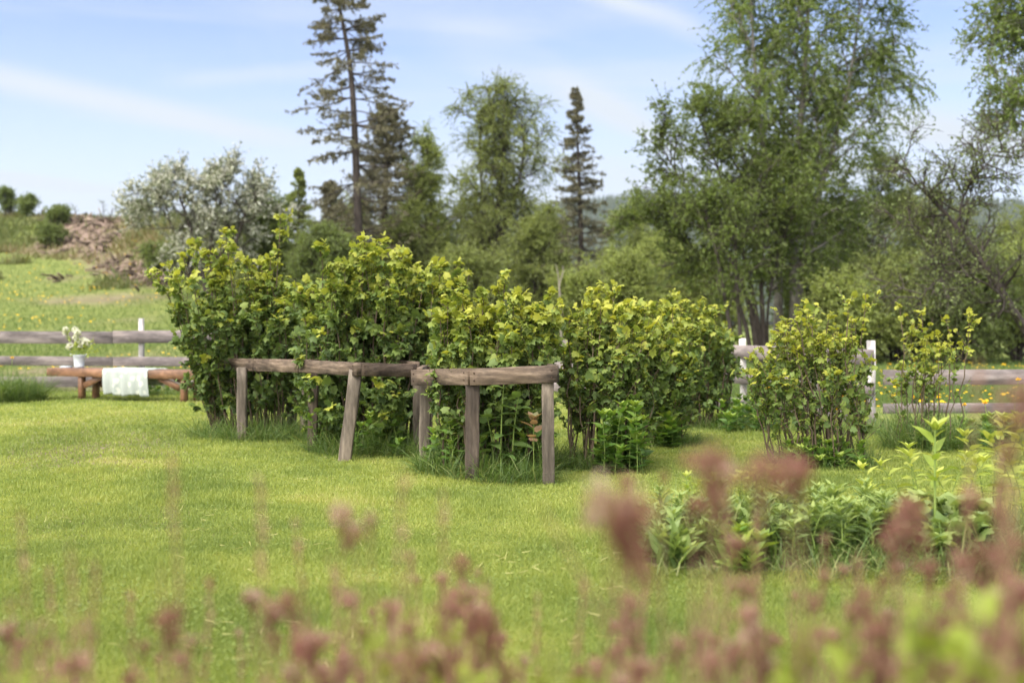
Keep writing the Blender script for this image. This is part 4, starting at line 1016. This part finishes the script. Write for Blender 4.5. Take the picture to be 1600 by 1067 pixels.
# thin dry grass stalks close to the lens
for px, py, dd, lb in ((268, 720, 1.3, 'bent'), (407, 745, 1.4, ''), (462, 815, 1.6, ''), (628, 738, 1.3, ''), (640, 860, 1.7, ''), (690, 770, 1.4, ''), (150, 880, 1.4, ''), (760, 900, 1.7, ''), (840, 930, 1.9, ''), (1140, 700, 1.5, ''), (30, 800, 1.5, ''), (75, 880, 1.6, ''), (110, 850, 1.3, ''), (15, 930, 1.3, ''), (60, 960, 1.6, ''), (135, 960, 1.5, ''), (205, 930, 1.7, ''), (330, 900, 1.7, ''), (520, 890, 1.8, ''), (915, 900, 1.6, ''), (1010, 890, 1.8, ''), (1290, 830, 1.6, ''), (1345, 860, 1.5, ''), (1490, 820, 1.4, ''), (1585, 760, 1.3, ''), (1180, 800, 1.8, ''), (1530, 560, 1.3, ''), (1560, 600, 1.5, '')):
    p = W(px, py, dd); b0 = np.array([p[0] + U(-.05, .05), dd + U(-.1, .1), 0.0]); b0[2] = float(gz(b0[0], b0[1]))
    rt = thing('dry_grass_stalk', b0, 'thin blurred dry grass stalk standing close to the lens', 'grass stalk', 'dry grass stalks close to the lens')
    P = line([b0, (b0 + p) / 2 + [U(-.04, .04), 0, 0], p], 12)[None]
    A = Acc(); A.tubes(P, taper(P, .0022, .001), 4); A.build('stem', M['drystem'], rt, True)
    A = Acc(); leaves_on(A, P, 46, .68, (.010, .02), T_LANCE, .5, -.2, .8, .99, 1.6); A.build('seed_head', M['dryflower'], rt)

# ------------------------------------------------------------------ light, sky, air, camera
SUN_EL, SUN_AZ = math.radians(54), math.radians(-140)      # azimuth from +Y clockwise: behind the camera, to the left
wd = bpy.data.worlds.new('World'); SC.world = wd; wd.use_nodes = True
nt = wd.node_tree; nd = nt.nodes; lk = nt.links; nd.clear()
sky = nd.new('ShaderNodeTexSky'); sky.sky_type = 'NISHITA'; sky.sun_disc = False; sky.sun_elevation = SUN_EL; sky.sun_rotation = SUN_AZ
sky.air_density = 1.0; sky.dust_density = .3; sky.ozone_density = 1.5
tc = nd.new('ShaderNodeTexCoord')
tint = nd.new('ShaderNodeMixRGB'); tint.blend_type = 'MULTIPLY'; tint.inputs[0].default_value = 1; tint.inputs[2].default_value = (.86, .80, .93, 1)
lk.new(sky.outputs[0], tint.inputs[1])


def cirrus(rot, scale, nscale, lo, hi, dist):
    mp = nd.new('ShaderNodeMapping'); mp.inputs['Rotation'].default_value = (0, math.radians(rot), 0); mp.inputs['Scale'].default_value = scale
    lk.new(tc.outputs['Generated'], mp.inputs[0])
    no = nd.new('ShaderNodeTexNoise'); no.inputs['Scale'].default_value = nscale; no.inputs['Detail'].default_value = 7; no.inputs['Roughness'].default_value = .55; no.inputs['Distortion'].default_value = dist
    lk.new(mp.outputs[0], no.inputs[0])
    cr = ramp(nd, [(lo, (0, 0, 0)), (hi, (1, 1, 1))]); lk.new(no.outputs[0], cr.inputs[0])
    return cr.outputs[0]


def mth(op, a, b, clamp=False):
    m = nd.new('ShaderNodeMath'); m.operation = op; m.use_clamp = clamp
    for i, v in enumerate((a, b)):
        if isinstance(v, (int, float)): m.inputs[i].default_value = v
        else: lk.new(v, m.inputs[i])
    return m.outputs[0]


c1 = cirrus(14, (1.6, 1.6, 16), 1.5, .46, .72, .5)
c2 = cirrus(-25, (2.2, 2.2, 6), 1.7, .48, .80, .8)
sx = nd.new('ShaderNodeSeparateXYZ'); lk.new(tc.outputs['Generated'], sx.inputs[0])


def band(pa, pb, wpx, az0, az1, amp):
    """long thin cirrus band along the great circle through two directions"""
    da = np.array([pa[0] - 800, F, HOR - pa[1]]); db = np.array([pb[0] - 800, F, HOR - pb[1]]); n_ = nz(np.cross(da, db))
    v = nd.new('ShaderNodeVectorMath'); v.operation = 'DOT_PRODUCT'; lk.new(tc.outputs['Generated'], v.inputs[0]); v.inputs[1].default_value = n_
    wob = mth('MULTIPLY', mth('SUBTRACT', c2, .4), wpx / F * .9)
    q = mth('ABSOLUTE', mth('ADD', v.outputs['Value'], wob), 0)
    m = nd.new('ShaderNodeMapRange'); m.interpolation_type = 'SMOOTHSTEP'; m.inputs[1].default_value = 0; m.inputs[2].default_value = wpx / F; m.inputs[3].default_value = 1; m.inputs[4].default_value = 0; lk.new(q, m.inputs[0])
    e = 1.0
    for a_, b_ in (az0, az1):
        k = nd.new('ShaderNodeMapRange'); k.interpolation_type = 'SMOOTHSTEP'; k.inputs[1].default_value = (a_ - 800) / F; k.inputs[2].default_value = (b_ - 800) / F; lk.new(sx.outputs[0], k.inputs[0]); e = mth('MULTIPLY', k.outputs[0], e)
    front = mth('GREATER_THAN', sx.outputs[1], 0.0)
    return mth('MULTIPLY', mth('MULTIPLY', m.outputs[0], e), mth('MULTIPLY', front, amp))


bands = [band((0, 108), (450, 208), 34, (-400, 0), (560, 300), .75), band((0, 275), (150, 291), 15, (-300, -50), (260, 90), .8), band((280, 118), (480, 105), 20, (250, 360), (700, 480), .4),
         band((920, 140), (1030, 200), 36, (820, 940), (1120, 1010), .5), band((930, -5), (1070, 40), 28, (860, 960), (1130, 1040), .6), band((700, 60), (1000, 150), 60, (620, 780), (1100, 950), .35), band((1380, 170), (1600, 215), 40, (1300, 1420), (1900, 1600), .5)]
hz_ = nd.new('ShaderNodeMapRange'); hz_.inputs[1].default_value = .03; hz_.inputs[2].default_value = .24; hz_.inputs[3].default_value = .85; hz_.inputs[4].default_value = .03
lk.new(sx.outputs[2], hz_.inputs[0])
fac = mth('ADD', mth('ADD', mth('MULTIPLY', c1, .45), mth('MULTIPLY', c2, .28)), hz_.outputs[0], True)
for b_ in bands: fac = mth('ADD', fac, b_, True)
mx0 = nd.new('ShaderNodeMixRGB'); lk.new(fac, mx0.inputs[0]); lk.new(tint.outputs[0], mx0.inputs[1]); mx0.inputs[2].default_value = (3.3, 3.62, 3.98, 1)
# unseen cloud veil round the sun and behind the camera, added as fill light
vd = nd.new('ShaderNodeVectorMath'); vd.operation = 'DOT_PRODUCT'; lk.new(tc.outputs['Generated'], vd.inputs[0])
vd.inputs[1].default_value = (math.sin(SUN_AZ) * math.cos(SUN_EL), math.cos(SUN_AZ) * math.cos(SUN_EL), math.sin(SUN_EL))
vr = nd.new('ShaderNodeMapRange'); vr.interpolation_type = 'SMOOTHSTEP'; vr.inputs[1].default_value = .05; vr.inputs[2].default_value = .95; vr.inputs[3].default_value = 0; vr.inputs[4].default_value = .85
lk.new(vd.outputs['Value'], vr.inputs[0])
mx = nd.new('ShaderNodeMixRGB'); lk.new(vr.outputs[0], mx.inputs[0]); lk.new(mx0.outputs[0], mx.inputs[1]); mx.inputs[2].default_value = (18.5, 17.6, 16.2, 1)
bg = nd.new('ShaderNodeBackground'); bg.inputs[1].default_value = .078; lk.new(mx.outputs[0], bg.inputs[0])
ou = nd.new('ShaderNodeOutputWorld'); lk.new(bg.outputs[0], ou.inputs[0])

sl = bpy.data.lights.new('sun', 'SUN'); sl.energy = 1.5; sl.angle = math.radians(32); sl.color = (1, .95, .86)
so = bpy.data.objects.new('sun', sl); COL.objects.link(so)
sd = np.array([math.sin(SUN_AZ) * math.cos(SUN_EL), math.cos(SUN_AZ) * math.cos(SUN_EL), math.sin(SUN_EL)])
from mathutils import Vector
so.rotation_euler = Vector(sd).to_track_quat('Z', 'Y').to_euler(); so.location = (0, 0, 30)

m, hnt, hnd, hlk = newmat('haze')
pv = hnd.new('ShaderNodeVolumePrincipled'); pv.inputs['Color'].default_value = (.80, .87, 1, 1); pv.inputs['Density'].default_value = .00010; pv.inputs['Anisotropy'].default_value = .2
ho = hnd.new('ShaderNodeOutputMaterial'); hlk.new(pv.outputs[0], ho.inputs['Volume'])
c8 = np.array([[sx_, sy_, sz_] for sz_ in (-14., 330.) for sx_, sy_ in ((-3300, -60), (3300, -60), (3300, 4300), (-3300, 4300))])
tag(Acc().add(c8, [np.array([[3, 2, 1, 0], [4, 5, 6, 7], [0, 1, 5, 4], [1, 2, 6, 5], [2, 3, 7, 6], [3, 0, 4, 7]])]).build('haze', m), 'thin bluish haze over the whole valley', 'haze', kind='stuff')

cam = bpy.data.cameras.new('camera'); co = bpy.data.objects.new('camera', cam); COL.objects.link(co); SC.camera = co
co.location = (0, 0, CAMZ); co.rotation_euler = (math.radians(90), 0, 0)
cam.lens = 40; cam.sensor_width = 36; cam.shift_y = -(533.5 - HOR) / 1600; cam.clip_end = 9000; cam.clip_start = .05
cam.dof.use_dof = True; cam.dof.focus_distance = 7.7; cam.dof.aperture_fstop = 1.7

SC.view_settings.view_transform = 'Standard'; SC.view_settings.look = 'None'; SC.view_settings.exposure = 1.6; SC.view_settings.gamma = 1
SC.render.engine = 'CYCLES'
cy = SC.cycles; cy.max_bounces = 8; cy.diffuse_bounces = 4; cy.transmission_bounces = 4; cy.transparent_max_bounces = 8; cy.glossy_bounces = 2
cy.use_denoising = True
